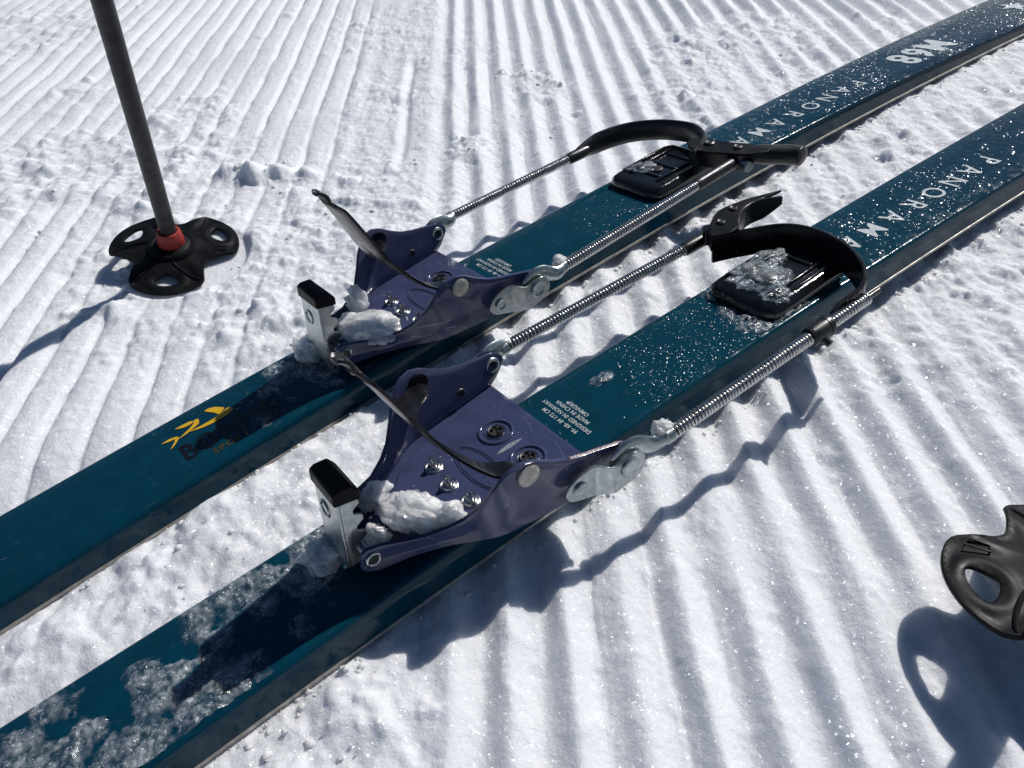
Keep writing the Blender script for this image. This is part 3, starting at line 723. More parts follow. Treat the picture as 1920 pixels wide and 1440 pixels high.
def droplets(parent, count, seed, cover):
    """beads of melt water standing on the top sheet"""
    g = np.random.default_rng(seed); xs = []; ys = []; rs = []
    while len(xs) < count:
        x = g.uniform(-.30, .98); y = g.uniform(-.95, .95) * (width(x) - .003)
        if -.064 < x < .068: continue
        dens = np.interp(x, [-.3, -.07, .07, .12, .32, .4, 1.0], [.14, .20, .50, .62, .62, .45, .32])
        cl = float(fbm(np.array([x]), np.array([y]), .06, 2, seed)[0])
        if g.random() > dens * min(1.0, max(.05, .55 + 3.0 * cl)): continue
        u = g.random()
        big = np.interp(x, [-.3, .05, .30, .42, 1.0], [.0018, .0013, .0014, .0015, .0015])
        r = .00030 + big * u ** 6.0 + .00045 * g.random() ** 2
        xs.append(x); ys.append(y); rs.append(r)
    for k in range(130):
        x = g.uniform(.34, .97); y = g.uniform(-.9, .9) * (width(x) - .006)
        xs.append(x); ys.append(y); rs.append(.0019 + .0022 * g.random() ** 2)
    x = np.array(xs); y = np.array(ys); r = np.array(rs); n = len(x); m = 9
    ang = np.linspace(0, 2 * np.pi, m + 1)[:-1]; prof = [(1.0, 0.0), (.76, .120), (.42, .225)]
    ex = 0.8 + .5 * g.random(n); rot = g.random(n) * 6.28; hz = np.where(r > .0022, .85, 1.0)
    wob = 1 + 0.16 * np.sin(ang[None, :] * 2 + g.random((n, 1)) * 6) + 0.10 * np.sin(ang[None, :] * 3 + g.random((n, 1)) * 6)
    tz = np.array([top_z(v) for v in x]); V = []
    for k, (pr_, ph) in enumerate(prof):
        a = r[:, None] * pr_ * np.cos(ang)[None, :] * ex[:, None] * wob; b = r[:, None] * pr_ * np.sin(ang)[None, :] * wob
        V.append(np.stack([x[:, None] + a * np.cos(rot)[:, None] - b * np.sin(rot)[:, None], y[:, None] + a * np.sin(rot)[:, None] + b * np.cos(rot)[:, None],
                           np.repeat((tz + .00006 + ph * r * hz)[:, None], m, 1)], -1))
    V.append(np.stack([x, y, tz + .00006 + .272 * r * hz], -1)[:, None, :])
    V = np.concatenate(V, 1); per = V.shape[1]; F = []
    for k in range(len(prof) - 1):
        for j in range(m): F.append((k * m + j, k * m + (j + 1) % m, (k + 1) * m + (j + 1) % m, (k + 1) * m + j))
    quads = np.array(F); tris = np.array([((len(prof) - 1) * m + j, (len(prof) - 1) * m + (j + 1) % m, len(prof) * m) for j in range(m)])
    off = np.arange(n)[:, None, None] * per
    Q = (quads[None] + off).reshape(-1, 4); Tt = (tris[None] + off).reshape(-1, 3)
    me = bpy.data.meshes.new('water_droplets'); VV = V.reshape(-1, 3)
    me.vertices.add(len(VV)); me.vertices.foreach_set('co', VV.astype(np.float32).ravel())
    li = np.concatenate([Q.ravel(), Tt.ravel()]).astype(np.int32); me.loops.add(len(li)); me.loops.foreach_set('vertex_index', li)
    ls = np.concatenate([np.arange(0, Q.size, 4), Q.size + np.arange(0, Tt.size, 3)]).astype(np.int32); lt = np.concatenate([np.full(len(Q), 4), np.full(len(Tt), 3)]).astype(np.int32)
    me.polygons.add(len(ls)); me.polygons.foreach_set('loop_start', ls); me.polygons.foreach_set('loop_total', lt); me.update(calc_edges=True)
    ob = link('water_droplets', me, MAT['water'], parent, angle=0); ob['kind'] = 'stuff'; return ob

def ski_body(parent):
    xs = np.concatenate([np.linspace(-.72, -.45, 40), np.linspace(-.44, .97, 142), np.linspace(.975, 1.019, 14)])
    rings = []
    for x in xs:
        h = width(x); zb = ski_base(x); th = ski_th(x); t = zb + th
        sec = [(h - .0002, zb + .0005), (h, zb + .0024), (h - .0004, zb + .0040), (h - .0010, zb + th * .55), (h - .0016, t - .0022), (h - .0022, t - .0010), (h - .0030, t - .0004), (h - .0042, t), (h * .5, t)]
        full = [(y, z) for y, z in sec] + [(0, t)] + [(-y, z) for y, z in sec[::-1]] + [(0, zb + .0003)]
        rings.append([(x, y, z) for y, z in full])
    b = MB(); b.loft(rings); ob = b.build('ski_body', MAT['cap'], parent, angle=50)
    bs = MB(); bs.loft([[(x, -width(x) + .002, ski_base(x) - .0002), (x, width(x) - .002, ski_base(x) - .0002), (x, width(x) - .002, ski_base(x) + .0002), (x, -width(x) + .002, ski_base(x) + .0002)] for x in xs]); bs.build('running_base', MAT['base'], ob)
    for sgn in (1, -1):
        e = MB(); e.loft([[(x, sgn * (width(x) - .0019), ski_base(x)), (x, sgn * (width(x) + .0004), ski_base(x) + .0001), (x, sgn * (width(x) + .0004), ski_base(x) + .0021), (x, sgn * (width(x) - .0010), ski_base(x) + .0023)] for x in xs]); e.build('steel_edge', MAT['edge'], ob, angle=30)
    return ob

def lettering(body, dx, dy):
    for k, ch in enumerate('PANORAMA'):
        me = text_mesh(ch, .0232, (-1, 0), (0, -1), (.5205 + dx - .0258 * k, -.0032 + dy), top_z, .0001, 1, .98); link('letter', me, MAT['white'], body, smooth=False)
    for ch, x, sx in (('M', .690, 1.0), ('6', .6565, .95), ('8', .6285, .95)):
        me = text_mesh(ch, .0475, (-1, 0), (0, -1), (x, -.0020 + dy * .3), top_z, .0014, 1, sx); link('letter', me, MAT['white'], body, smooth=False)
    for txt, x in (('99- 68- 84 172 CM', .0768), ('DESIGNED IN NORWAY', .0817), ('MADE IN CHINA', .0864), ('OMNIGRIP', .0905)):
        me = text_mesh(txt, .0040, (0, 1), (-1, 0), (x, .0008), top_z, .00004, 1.06, .92); link('small_print', me, MAT['white'], body, smooth=False)
    st = []
    for k in range(10):
        r = .022 if k % 2 == 0 else .009; a = math.pi * k / 5 + .3; st.append((.893 + r * math.cos(a), .004 + r * math.sin(a) * .9))
    me = bpy.data.meshes.new('star_mark'); me.from_pydata([(x, y, top_z(x) + .0003) for x, y in st] + [(.893, .004, top_z(.893) + .0003)], [], [(k, (k + 1) % 10, 10) for k in range(10)]); link('star_mark', me, MAT['white'], body, smooth=False)

def feather_logo(body):
    def poly(nm, pts, mat):
        P = smooth_close(pts, 3); cx = sum(p[0] for p in P) / len(P); cy = sum(p[1] for p in P) / len(P)
        me = bpy.data.meshes.new(nm); me.from_pydata([(x, y, top_z(x) + .0004) for x, y in P], [], [tuple(range(len(P)))]); return link(nm, me, mat, body, smooth=False)
    Yl = MAT['yellow']
    poly('yellow_feather', [(-.1440, .0216), (-.1410, .0222), (-.1372, .0200), (-.1332, .0146), (-.1340, .0130), (-.1382, .0106), (-.1400, .0150)], Yl)
    poly('yellow_feather', [(-.1590, .0102), (-.1500, .0096), (-.1415, .0096), (-.1345, .0114), (-.1314, .0124), (-.1290, .0084), (-.1330, .0056), (-.1410, .0054), (-.1500, .0066)], Yl)
    poly('yellow_feather', [(-.1650, .0206), (-.1600, .0206), (-.1545, .0198), (-.1530, .0178), (-.1560, .0166), (-.1600, .0174)], Yl)
    poly('yellow_feather', [(-.1522, .0188), (-.1498, .0178), (-.1512, .0130), (-.1590, .0102), (-.1672, .0090), (-.1600, .0122), (-.1545, .0152)], Yl)
    poly('yellow_feather', [(-.1764, .0138), (-.1715, .0142), (-.1668, .0128), (-.1664, .0110), (-.1716, .0118)], Yl)
    poly('yellow_feather', [(-.1676, .0122), (-.1694, .0086), (-.1736, .0042), (-.1718, .0046), (-.1676, .0080), (-.1656, .0112)], Yl)
    me = text_mesh('BONNA', .0225, (1, 0), (0, 1), (-.1385, -.0078), top_z, .0005, 1.12, .74); link('brand_lettering', me, MAT['blackprint'], body, smooth=False)
    me = text_mesh('SPORT   SKI', .0072, (1, 0), (0, 1), (-.1330, -.0210), top_z, .0002, 1.25, .95); link('brand_lettering', me, MAT['ochre'], body, smooth=False)

def common_parts(e, dx, dy):
    body = ski_body(e); lettering(body, dx, dy); toe_plate(e); toe_bail(e); front_catch(e)
    for sgn in (1, -1): clevis(e, sgn)
    heel_riser(e)
    return body

# ------------------------------------------------------------------ near ski
ski_n = thing('ski', 'nearer teal ski with purple cable binding, its front end crusted with slush', 'ski', SKI_N['loc'], 'pair of touring skis')
ski_n.rotation_euler = (SKI_N['rx'], 0, SKI_N['rz'])
common_parts(ski_n, 0, 0)
cable(ski_n, (.0985, -.0648, .0372), (.2665, -.0640, .0350), -1, collar=.1215)
cable(ski_n, (.0860, .0620, .0372), (.2410, .0595, .0362), 1, sleeve=.026)
loop = band('heel_loop', ski_n, [(.2535, .0455, .0355), (.2640, .0410, .0352), (.2757, .0346, .035), (.2960, .0199, .035), (.3026, -.0009, .035), (.2971, -.0286, .035), (.2813, -.0507, .035), (.2660, -.0600, .035), (.2480, -.0592, .0355), (.2370, -.0606, .0352)], .035, .0205, .0026, MAT['black'], hscale=([0, .72, .86, 1], [1, 1, .55, .3]))
up = lambda u, v, w: (u, v, w)
lev = MB(); lev.prism(smooth_close([(.2478, .0406), (.2560, .0500), (.2663, .0571), (.2773, .0618), (.2877, .0615), (.3033, .0580), (.3183, .0517), (.3283, .0473), (.3184, .0482), (.3090, .0503), (.2998, .0517), (.2910, .0507), (.2841, .0474), (.2760, .0420), (.2690, .0360), (.2600, .0345)], 3), up, .0478, .0500)
lev = lev.build('heel_lever', MAT['plastic'], ski_n, bevel=.0006)
sc = band('lever_scoop', lev, [(.2690, .0370), (.2760, .0425), (.2841, .0476), (.2910, .0508), (.2998, .0519), (.3090, .0505), (.3184, .0484), (.3290, .0474)], .0415, .0165, .0022, MAT['black'], hscale=([0, .2, .75, 1], [.7, 1, 1, .35]))
band('lever_back', lev, [(.2500, .0425), (.2560, .0502), (.2663, .0568), (.2773, .0612), (.2877, .0608), (.3033, .0573)], .0425, .012, .0016, MAT['black'])
for x, y in ((.2856, .0550), (.2656, .0485)):
    r = MB(); r.lathe([(.0030, -.0005), (.0030, .0010), (.0022, .0016), (.0012, .0012), (.0001, .0012)], (x, y, .0500), (0, 0, 1), 22); r.build('rivet', MAT['darksteel'], lev)
hin = MB(); hin.lathe([(.0036, 0), (.0036, .012), (.0001, .012)], (.2575, .0530, .0362), (0, 0, 1), 18); hin.build('hinge_post', MAT['black'], lev)
tp = [c for c in ski_n.children if c.name.startswith('toe_plate')][0]
we = MB(); R_ = []
for k in range(25):
    x = .0420 + .0320 * k / 24; yc, z0_, yt, z1_ = wing_at(x); w_ = .0007 * (1 + .5 * math.sin(k * 2.3) * math.sin(k * 1.1)); R_.append([(x, -yt - w_, z1_ - .0002), (x, -yt - w_, z1_ + .00015), (x, -yt + w_, z1_ + .00018), (x, -yt + w_, z1_ - .0002)])
we.loft(R_); tag(we.build('worn_edge', MAT['chipped'], tp, angle=0), 'paint chipped off the top edge of the near wing')
droplets(ski_n, 4300, 11, 1)

# ------------------------------------------------------------------ far ski
ski_f = thing('ski', 'farther teal ski with yellow feather logo and M68 lettering, behind the nearer ski', 'ski', SKI_F['loc'], 'pair of touring skis')
ski_f.rotation_euler = (SKI_F['rx'], 0, SKI_F['rz'])
body_f = common_parts(ski_f, .0185, -.003)
feather_logo(body_f)
cable(ski_f, (.0965, -.0615, .0372), (.2410, -.0560, .0370), -1, sleeve=.056)
cable(ski_f, (.0930, .0665, .0375), (.2190, .0660, .0372), 1, sleeve=.022)
band('heel_loop', ski_f, [(.2300, .0668, .0372), (.2420, .0676, .0380), (.2620, .0660, .0385), (.2860, .0580, .0385), (.3050, .0380, .0385), (.3125, .0110, .0385), (.3030, -.0110, .0385), (.2860, -.0215, .0385), (.2740, -.0240, .0385)], .0385, .0185, .0075, MAT['rubber'], rounded=True, hscale=([0, .1, .2, .9, 1], [.5, .7, 1, 1, .7]))
lev = MB(); lev.prism(smooth_close([(.2943, -.0078), (.2990, -.0180), (.3006, -.0276), (.3040, -.0400), (.3071, -.0518), (.3130, -.0690), (.3040, -.0740), (.2960, -.0680), (.2895, -.0602), (.2840, -.0470), (.2780, -.0327), (.2770, -.0240), (.2790, -.0150), (.2860, -.0080)], 3), up, .0430, .0450)
lev = lev.build('heel_lever', MAT['plastic'], ski_f, bevel=.0006)
hp = smooth_path([(.2990, -.0520, .0385), (.3060, -.0600, .0385), (.3130, -.0700, .0382), (.3190, -.0790, .0380), (.3225, -.0870, .0378), (.3235, -.0910, .0378), (.3238, -.0930, .0378)], 5)
hn = MB(); m = len(hp); hn.tube(hp, [float(np.interp(i / (m - 1), [0, .25, .85, .95, 1], [.0058, .0080, .0080, .0060, .0020])) for i in range(m)], 16, (1.15, .95)); hn.build('lever_grip', MAT['rubber'], lev)
for x, y, q in ((.2920, -.0262, .0042), (.2975, -.0500, .0036)):
    r = MB(); r.lathe([(q, -.0005), (q, .0012), (q * .75, .0018), (q * .4, .0013), (.0001, .0013)], (x, y, .0450), (0, 0, 1), 22); r.build('rivet', MAT['darksteel'], lev)
band('lever_wall', lev, [(.2790, -.0200), (.2800, -.0320), (.2850, -.0470), (.2905, -.0600), (.2960, -.0670)], .0375, .0130, .0018, MAT['black'])
gl = MB(); gl.tube([(.2925, -.0560, .0365), (.2890, -.0680, .0360)], .0042, 12); gl.build('cable_stop', MAT['zinc'], lev)
droplets(ski_f, 4300, 12, 1)

for (xa, za), (xb, zb_), w_ in (((-.0125, .0360), (.0117, .0345), .00045), ((.0041, .0292), (.0123, .0284), .0003), ((-.0160, .0290), (-.0040, .0278), .00042)):
    sb = MB(); pl = []; pr2 = []
    for k in range(9):
        q = k / 8; x = xa + (xb - xa) * q; zz = za + (zb_ - za) * q + .0003 * math.sin(q * 7); yc, z0_, yt, z1_ = wing_at(x); f_ = min(1, max(0, (zz - z0_) / (z1_ - z0_)))
        y_ = -(yc + (yt - yc) * f_ + .0022 * math.exp(-f_ * 9)) - .00125; h_ = w_ * math.sin(math.pi * min(.97, max(.06, q))) ** .6
        pl.append((x, y_, zz - h_)); pr2.append((x, y_ - .00003, zz + h_))
    n_ = len(pl); sb.add(pl + pr2, [(k, k + 1, n_ + k + 1, n_ + k) for k in range(n_ - 1)]); sb.build('scratch', MAT['scuff'], [c for c in ski_f.children if c.name.startswith('toe_plate')][0])

# ------------------------------------------------------------------ slush and snow lying on the skis
def crust(name, cfg, blobs, label, x0, x1, seed, step=.0007, thick=.0021, thr=.30):
    xs = np.arange(x0, x1, step); ys = np.arange(-.0335, .0335, step); Xg, Yg = np.meshgrid(xs, ys, indexing='ij')
    m = np.zeros_like(Xg) - .25
    for bx, by, br, st in blobs: m = np.maximum(m, st * np.exp(-((Xg - bx) ** 2 + (Yg - by) ** 2) / br ** 2))
    f = m + 1.5 * fbm(Xg, Yg, .016, 4, seed) + .35 * fbm(Xg, Yg, .0035, 2, seed + 1)
    hw = np.array([width(v) for v in xs])[:, None] - .0035
    f = np.where(np.abs(Yg) > hw, -1, f)
    ex = f - thr; h = thick * np.clip(ex, 0, 1) ** .55 * (1 + 1.6 * fbm(Xg, Yg, .006, 3, seed + 2) + 1.4 * fbm(Xg, Yg, .0022, 2, seed + 3))
    tz = np.array([top_z(v) for v in xs])[:, None]
    zz = tz + np.maximum(h, 0) + .00015
    kp = ex > 0; cell = kp[:-1, :-1] & kp[1:, :-1] & kp[1:, 1:] & kp[:-1, 1:]
    ids = np.arange(Xg.size).reshape(Xg.shape); F = np.stack([ids[:-1, :-1][cell], ids[1:, :-1][cell], ids[1:, 1:][cell], ids[:-1, 1:][cell]], -1)
    used = np.unique(F); remap = -np.ones(Xg.size, int); remap[used] = np.arange(len(used))
    P = np.stack([Xg.ravel()[used], Yg.ravel()[used], zz.ravel()[used]], -1)
    me = bpy.data.meshes.new(name); me.from_pydata([local_to_world(cfg, *p) for p in P], [], remap[F].tolist()); me.update()
    at = me.attributes.new('cover', 'FLOAT', 'POINT'); at.data.foreach_set('value', (0.12 + 1.0 * sstep(0.0, 0.34, ex.ravel()[used])).astype(np.float32))
    ob = link(name, me, MAT['slush'], None, angle=0); tag(ob, label, None, None, 'stuff'); return ob
crust('slush_crust', SKI_N, [(-.1162, .025, .014, 1.0), (-.100, .0206, .012, .9), (-.1387, .0174, .016, .9), (-.1241, .0116, .012, .8), (-.1087, .0008, .014, .6), (-.1675, .0103, .012, .8), (-.1572, -.0063, .016, 1.0), (-.1527, -.0255, .016, 1.0), (-.1387, -.0228, .012, .8),
      (-.1716, -.025, .014, .9), (-.2085, .0272, .014, 1.0), (-.2182, .013, .016, .9), (-.2023, -.0013, .014, .9), (-.2142, -.0029, .016, .9), (-.19, -.02, .014, .7), (-.23, -.01, .02, .8), (-.078, .0, .016, .9), (-.075, .022, .014, 1.0), (-.09, -.015, .014, .6)],
      'wet grey slush crust frozen on the front of the nearer ski', -.262, -.060, 21)
crust('slush_crust', SKI_F, [(-.0649, .0255, .014, 1.0), (-.0668, .0046, .018, 1.0), (-.0873, .0124, .014, .9), (-.0922, .0245, .010, .8), (-.0496, .0207, .012, .8), (-.07, -.02, .012, .6), (-.100, .012, .012, .55)],
      'wet slush crust round the front catch of the farther ski', -.125, -.045, 31)

crust('slush_crust', SKI_N, [(.222, -.016, .012, .9), (.220, .004, .010, .8), (.228, -.029, .010, .8), (.245, -.031, .010, .6), (.226, .020, .008, .6)], 'wet slush round the front of the nearer heel riser', .205, .262, 41, thick=.003)

def blob(name, cfg, centre, size, seed, label, cat='snow clump', mat='clump', rough=.55, sub=4, group=None, rot=0.0):
    bm = bmesh.new(); bmesh.ops.create_icosphere(bm, subdivisions=sub, radius=1.0)
    g = np.random.default_rng(seed); off = g.random(3) * 20
    co = np.array([v.co[:] for v in bm.verts]); n = co
    f1 = fbm(n[:, 0] + n[:, 2] * .7 + off[0], n[:, 1] - n[:, 2] * .6 + off[1], .8, 4, seed % 7, .6); f2 = fbm(n[:, 1] * 1.3 + off[2], n[:, 2] * 1.3 + n[:, 0] + off[0], .5, 4, seed % 5, .6)
    f3 = np.abs(fbm(n[:, 0] * 2 + off[1], n[:, 2] * 2 + n[:, 1] + off[2], .35, 3, 2, .65)); f4 = fbm(n[:, 0] * 2 - n[:, 1] + off[2], n[:, 2] * 2 + n[:, 1] + off[0], .12, 2, 3)
    d = 1 + rough * (2.0 * f1 + 1.5 * f2 - .55 * f3 + .10 * f4)
    ca, sa = math.cos(rot), math.sin(rot)
    C = Vector(local_to_world(cfg, *centre)) if cfg else Vector(centre)
    for v, k in zip(bm.verts, d):
        p = v.co * float(k); p.z = max(p.z, -.7)
        x, y = p.x * size[0], p.y * size[1]; v.co = (x * ca - y * sa, x * sa + y * ca, p.z * size[2])
    me = bpy.data.meshes.new(name); bm.to_mesh(me); bm.free()
    ob = link(name, me, MAT[mat], None, angle=0); ob.location = C
    return tag(ob, label, cat, group)
G1 = 'snow packed into the bindings'
blob('snow_clump', SKI_N, (-.0275, -.0085, .0325), (.0185, .0112, .0064), 5, 'large ragged snow clump on the purple toe plate of the nearer ski', group=G1, rot=-1.05, sub=5)
blob('snow_clump', SKI_N, (-.0140, -.0240, .0320), (.0065, .0085, .0070), 9, 'pointed snow piece beside the middle pin of the nearer ski', group=G1, rot=.3)
blob('snow_clump', SKI_N, (-.0470, -.0080, .0310), (.0065, .0060, .0055), 12, 'small round snow lump between toothed catch and large clump, nearer ski', group=G1)
blob('snow_clump', SKI_N, (-.0360, .0200, .0290), (.0090, .0080, .0065), 14, 'thin snow wedged against the far wing of the nearer toe plate', group=G1)
blob('snow_clump', SKI_F, (-.0330, -.0085, .0340), (.0205, .0135, .0066), 23, 'wide ragged snow clump on the toe plate of the farther ski', group=G1, rot=-1.0, sub=5)
blob('snow_clump', SKI_F, (-.0230, .0200, .0350), (.0070, .0070, .0130), 25, 'upright snow spike against the far wing of the farther toe plate', group=G1)
blob('snow_clump', SKI_F, (-.0660, .0140, .0250), (.0110, .0130, .0080), 27, 'slushy snow heaped at the foot of the farther front catch', group=G1)
blob('snow_clump', SKI_N, (-.0740, .0080, .0230), (.0090, .0130, .0060), 29, 'slushy snow at the foot of the nearer front catch', group=G1)
blob('snow_clump', SKI_N, (.0970, -.0605, .0400), (.0055, .0045, .0042), 31, 'icy snow stuck on the spring end of the nearer cable', group='snow stuck on springs')
blob('snow_clump', SKI_F, (.0960, -.0585, .0405), (.0050, .0042, .0040), 33, 'icy snow stuck on the near spring end of the farther ski', group='snow stuck on springs')
blob('ice_chunk', SKI_N, (.2490, .0040, .0322), (.0140, .0170, .0034), 41, 'clear broken ice lying on the black heel riser of the nearer ski', 'ice', 'ice', .7, group='ice on the skis')
blob('ice_chunk', SKI_N, (.2720, .0100, .0324), (.0110, .0100, .0030), 45, 'clear ice piece towards the rear of the nearer heel riser', 'ice', 'ice', .7, group='ice on the skis')
blob('ice_chunk', SKI_N, (.2420, -.0170, .0312), (.0090, .0080, .0035), 47, 'clear ice piece at the near front corner of the nearer heel riser', 'ice', 'ice', .7, group='ice on the skis')
blob('ice_chunk', SKI_F, (.2500, .0100, .0316), (.0110, .0120, .0022), 49, 'thin film of ice on the heel riser of the farther ski', 'ice', 'ice', .6, group='ice on the skis')
blob('ice_chunk', SKI_N, (.1180, .0110, .0205), (.0085, .0045, .0018), 43, 'flake of clear ice on the teal deck of the nearer ski', 'ice', 'ice', .7, group='ice on the skis')

# crumbs of snow along the ski edges and over the trodden patches
def crumbs():
    g = np.random.default_rng(77); b = MB(); base = []
    bm = bmesh.new(); bmesh.ops.create_icosphere(bm, subdivisions=1, radius=1.0); V0 = np.array([v.co[:] for v in bm.verts]); F0 = [tuple(v.index for v in f.verts) for f in bm.faces]; bm.free()
    spots = []
    for cfg, sg in ((SKI_N, -1), (SKI_F, -1), (SKI_N, 1), (SKI_F, 1)):
        for k in range(340):
            x = g.uniform(-.25, .95); r_ = .0006 + .0020 * g.random() ** 3; y = sg * (width(x) + abs(g.normal(0, .0045)) + r_ * .6); p = local_to_world(cfg, x, y, 0); spots.append((p[0], p[1], r_))
    for bx, by, br in ((-.05, .62, .09), (.06, .33, .12), (-.02, .39, .09), (.43, .47, .05), (.65, .4, .09), (.45, .0, .14), (.09, .49, .05), (.28, .39, .05), (-.12, .07, .05), (-.13, -.06, .04)):
        for k in range(20):
            spots.append((bx + g.normal(0, br * .5), by + g.normal(0, br * .5), .0006 + .0026 * g.random() ** 3))
    VV = []; FF = []; off = 0
    for x, y, r in spots:
        inside = False
        for cfg in (SKI_N, SKI_F):
            ca, sa = math.cos(cfg['rz']), math.sin(cfg['rz']); dx, dy = x - cfg['loc'][0], y - cfg['loc'][1]
            lx, ly = ca * dx + sa * dy, -sa * dx + ca * dy
            if -.7 < lx < 1.0 and abs(ly) < width(lx) + .0005: inside = True
        if inside: continue
        z = snow_h(x, y) + r * .1
        VV.append(V0 * (r * (0.7 + .6 * g.random((len(V0), 1)))) * np.array([1, .85, .75]) + np.array([x, y, z])); FF += [tuple(i + off for i in f) for f in F0]; off += len(V0)
    me = bpy.data.meshes.new('snow_crumbs'); me.from_pydata(np.concatenate(VV).tolist(), [], FF); me.update()
    ob = link('snow_crumbs', me, MAT['snow'], None, angle=0); tag(ob, 'loose white snow crumbs scattered over the slope', None, None, 'stuff')
crumbs()

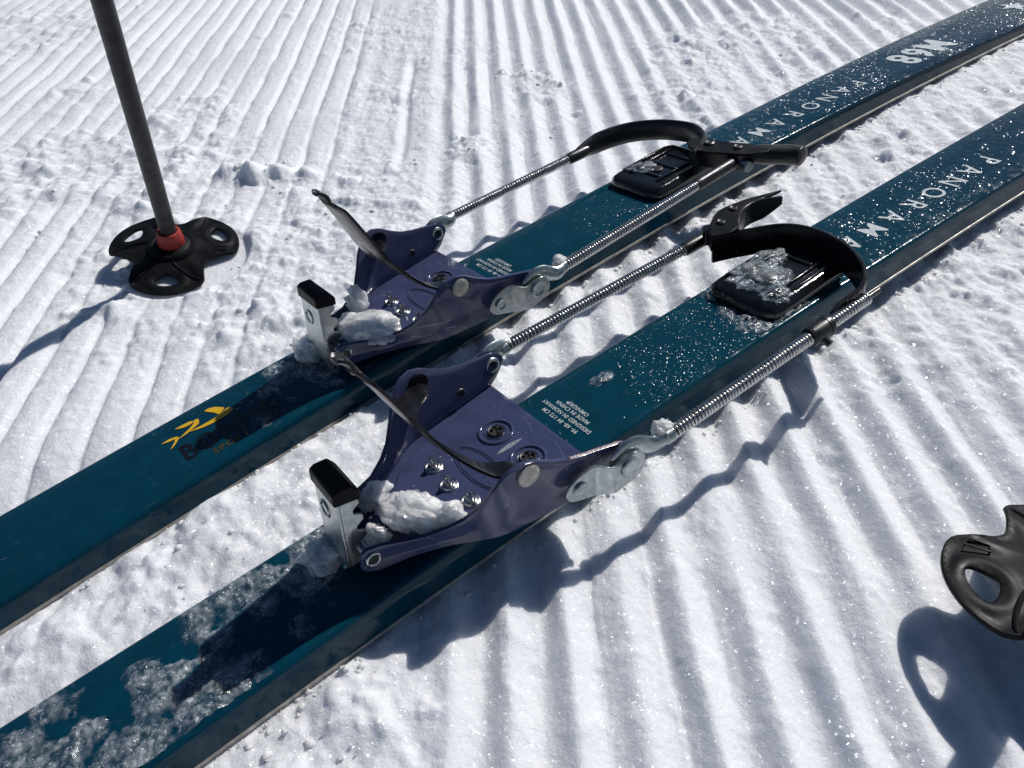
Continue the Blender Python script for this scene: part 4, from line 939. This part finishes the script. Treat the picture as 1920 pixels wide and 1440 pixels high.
# ------------------------------------------------------------------ ski poles
def basket_outline(phi):
    def rho(a):
        q = (a - phi) % (2 * math.pi / 3); q = min(q, 2 * math.pi / 3 - q)   # angle from the nearest lobe axis
        c = math.radians(37)
        if q < c: return .0506 * (1 + .07 * math.cos(q / c * math.pi / 2) ** 1.0) * (1 - .035 * max(0, (q - c * .8) / (c * .2)) ** 2)
        k = (q - c) / (math.radians(60) - c); return .0506 * .965 + (.0335 - .0506 * .965) * (math.sin(k * math.pi / 2) ** .8)
    return rho
def ski_pole(label, centre, axis, phi, length, tip):
    e = thing('ski_pole', label, 'ski pole', centre, 'pair of ski poles')
    ax = Vector(axis).normalized(); e1 = Vector((0, 1, 0)).cross(ax).normalized(); e2 = ax.cross(e1)
    Lp = lambda u, v, w: tuple(e1 * u + e2 * v + ax * w)
    s_ = MB(); n = 24
    s_.tube([ax * .006, ax * .03, ax * .3, ax * length], [.0062, .0067, .0072, .0080], 24); shaft = s_.build('shaft', MAT['shaft'], e)
    g = MB(); g.lathe([(.0085, 0), (.0140, .004), (.0155, .03), (.0140, .075), (.0150, .115), (.0175, .122), (.0160, .130), (.004, .133)], ax * (length - .01), ax, 24); g.build('grip', MAT['rubber'], e)
    c = MB(); c.lathe([(.0080, .004), (.0104, .0052), (.0109, .0070), (.0106, .0120), (.0096, .0172), (.0088, .0186), (.0072, .0188), (.0070, .015)], (0, 0, 0), ax, 32); c.build('collar', MAT['red'], e)
    t = MB(); t.lathe([(.0065, .004), (.0060, -.012), (.0035, -.020), (.0028, -tip + .006), (.0006, -tip)], (0, 0, 0), ax, 16); t.build('steel_tip', MAT['steel'], e)
    # basket: outline with three holes, dished
    rho = basket_outline(phi)
    A = np.linspace(0, 2 * math.pi, 151)[:-1]; outer = [(rho(a) * math.cos(a), rho(a) * math.sin(a)) for a in A]; holes = []
    for k in range(3):
        a0 = phi + k * 2 * math.pi / 3; H = []
        for q in np.linspace(0, 2 * math.pi, 31)[:-1]:
            u = .0392 + .0062 * math.cos(q); v = .0094 * math.sin(q) * (1 + .42 * math.cos(q)) ; H.append((u * math.cos(a0) - v * math.sin(a0), u * math.sin(a0) + v * math.cos(a0)))
        holes.append(H)
    def inpoly(x, y, P):
        r = False; j_ = len(P) - 1
        for i_ in range(len(P)):
            if (P[i_][1] > y) != (P[j_][1] > y) and x < (P[j_][0] - P[i_][0]) * (y - P[i_][1]) / (P[j_][1] - P[i_][1]) + P[i_][0]: r = not r
            j_ = i_
        return r
    def far(x, y, P, d): return min((x - p[0]) ** 2 + (y - p[1]) ** 2 for p in P) > d * d
    pts2 = list(outer); edges2 = [(k, (k + 1) % len(outer)) for k in range(len(outer))]
    for H in holes:
        b0 = len(pts2); pts2 += H; edges2 += [(b0 + k, b0 + (k + 1) % len(H)) for k in range(len(H))]
    st_ = .0021; iy = 0; y = -.06
    while y < .06:
        x = -.06 + (st_ / 2 if iy % 2 else 0)
        while x < .06:
            if x * x + y * y < .0031 and inpoly(x, y, outer) and far(x, y, outer, st_ * .6) and all((not inpoly(x, y, H)) and far(x, y, H, st_ * .6) for H in holes): pts2.append((x, y))
            x += st_
        y += st_ * .866; iy += 1
    from mathutils.geometry import delaunay_2d_cdt
    vo, eo, fo, _, _, _ = delaunay_2d_cdt([Vector(p) for p in pts2], edges2, [], 0, 1e-7)
    FF = []
    for f in fo:
        cx = sum(vo[i_].x for i_ in f) / len(f); cy = sum(vo[i_].y for i_ in f) / len(f)
        if inpoly(cx, cy, outer) and not any(inpoly(cx, cy, H) for H in holes): FF.append(tuple(f))
    VV = []
    for v in vo:
        r = math.hypot(v.x, v.y); a = math.atan2(v.y, v.x); q = (a - phi) % (2 * math.pi / 3); q = min(q, 2 * math.pi / 3 - q)
        u_ = r * math.cos(q) - .0392; v_ = r * math.sin(q); hole = math.exp(-((math.hypot(u_ / .0105, v_ / .0140) - 1.0) / .22) ** 2)
        w = .0042 * math.exp(-(r / .02) ** 2) - .0040 * (r / .05) ** 2 + .0022 * math.exp(-((q - .70) / .14) ** 2) * sst(r, .018, .04) + .0010 * hole + .0007 * sst(rho(a) - r, .0035, .001)
        VV.append(Lp(v.x, v.y, w))
    me = bpy.data.meshes.new('basket'); me.from_pydata(VV, [], FF); me.update()
    bk = link('basket', me, MAT['plastic'], e, angle=45, solid=.0024, solid_off=0, bevel=.0009)
    hub = MB(); hub.lathe([(.0200, .0030), (.0185, .0052), (.0165, .0056), (.0150, .0050), (.0128, .0058), (.0105, .0066), (.007, .0066)], (0, 0, 0), ax, 36); hub.build('hub', MAT['plastic'], bk)
    for k in range(3):
        a0 = phi + k * 2 * math.pi / 3
        for sg in (1,):
            pts = []
            for q in np.linspace(0, 1, 14):
                an = a0 + sg * (.16 + .44 * q); rr = .0200 + .0275 * q; qa = abs(sg * (.16 + .44 * q)); u_ = rr * math.cos(qa) - .0392; v_ = rr * math.sin(qa); hl = math.exp(-((math.hypot(u_ / .0105, v_ / .0140) - 1.0) / .22) ** 2)
                w = .0042 * math.exp(-(rr / .02) ** 2) - .0040 * (rr / .05) ** 2 + .0022 * math.exp(-((qa - .70) / .14) ** 2) * sst(rr, .018, .04) + .0010 * hl + .0012
                pts.append(Lp(rr * math.cos(an), rr * math.sin(an), w))
            rb = MB(); rb.tube(pts, [.0008] + [.0013] * 12 + [.0007], 8); rb.build('rib', MAT['plastic'], bk)
        # raised arrow frame beside each hole
        fr_ = [(.0290, -.0165), (.0385, -.0215), (.0350, -.0255), (.0275, -.0205)]
        pts = [Lp(u * math.cos(a0) - v * math.sin(a0), u * math.sin(a0) + v * math.cos(a0), .0012) for u, v in fr_ + fr_[:1]]
        rb = MB(); rb.tube(pts, .0005, 6); rb.build('arrow_mark', MAT['plastic'], bk)
    return e
def sst(x, a, b):
    t = min(1, max(0, (x - a) / (b - a))); return t * t * (3 - 2 * t)
ski_pole('grey ski pole with red collar planted at upper left, black three-lobed basket', (-.0241, .3885, .0414), (.095, -.270, .958), .0266, 1.12, .055)
ski_pole('ski pole cut off by the right edge, only its black basket lobe in view', (.1790, -.2295, .0005), (.16, -.02, .98), math.radians(143), 1.12, .055)
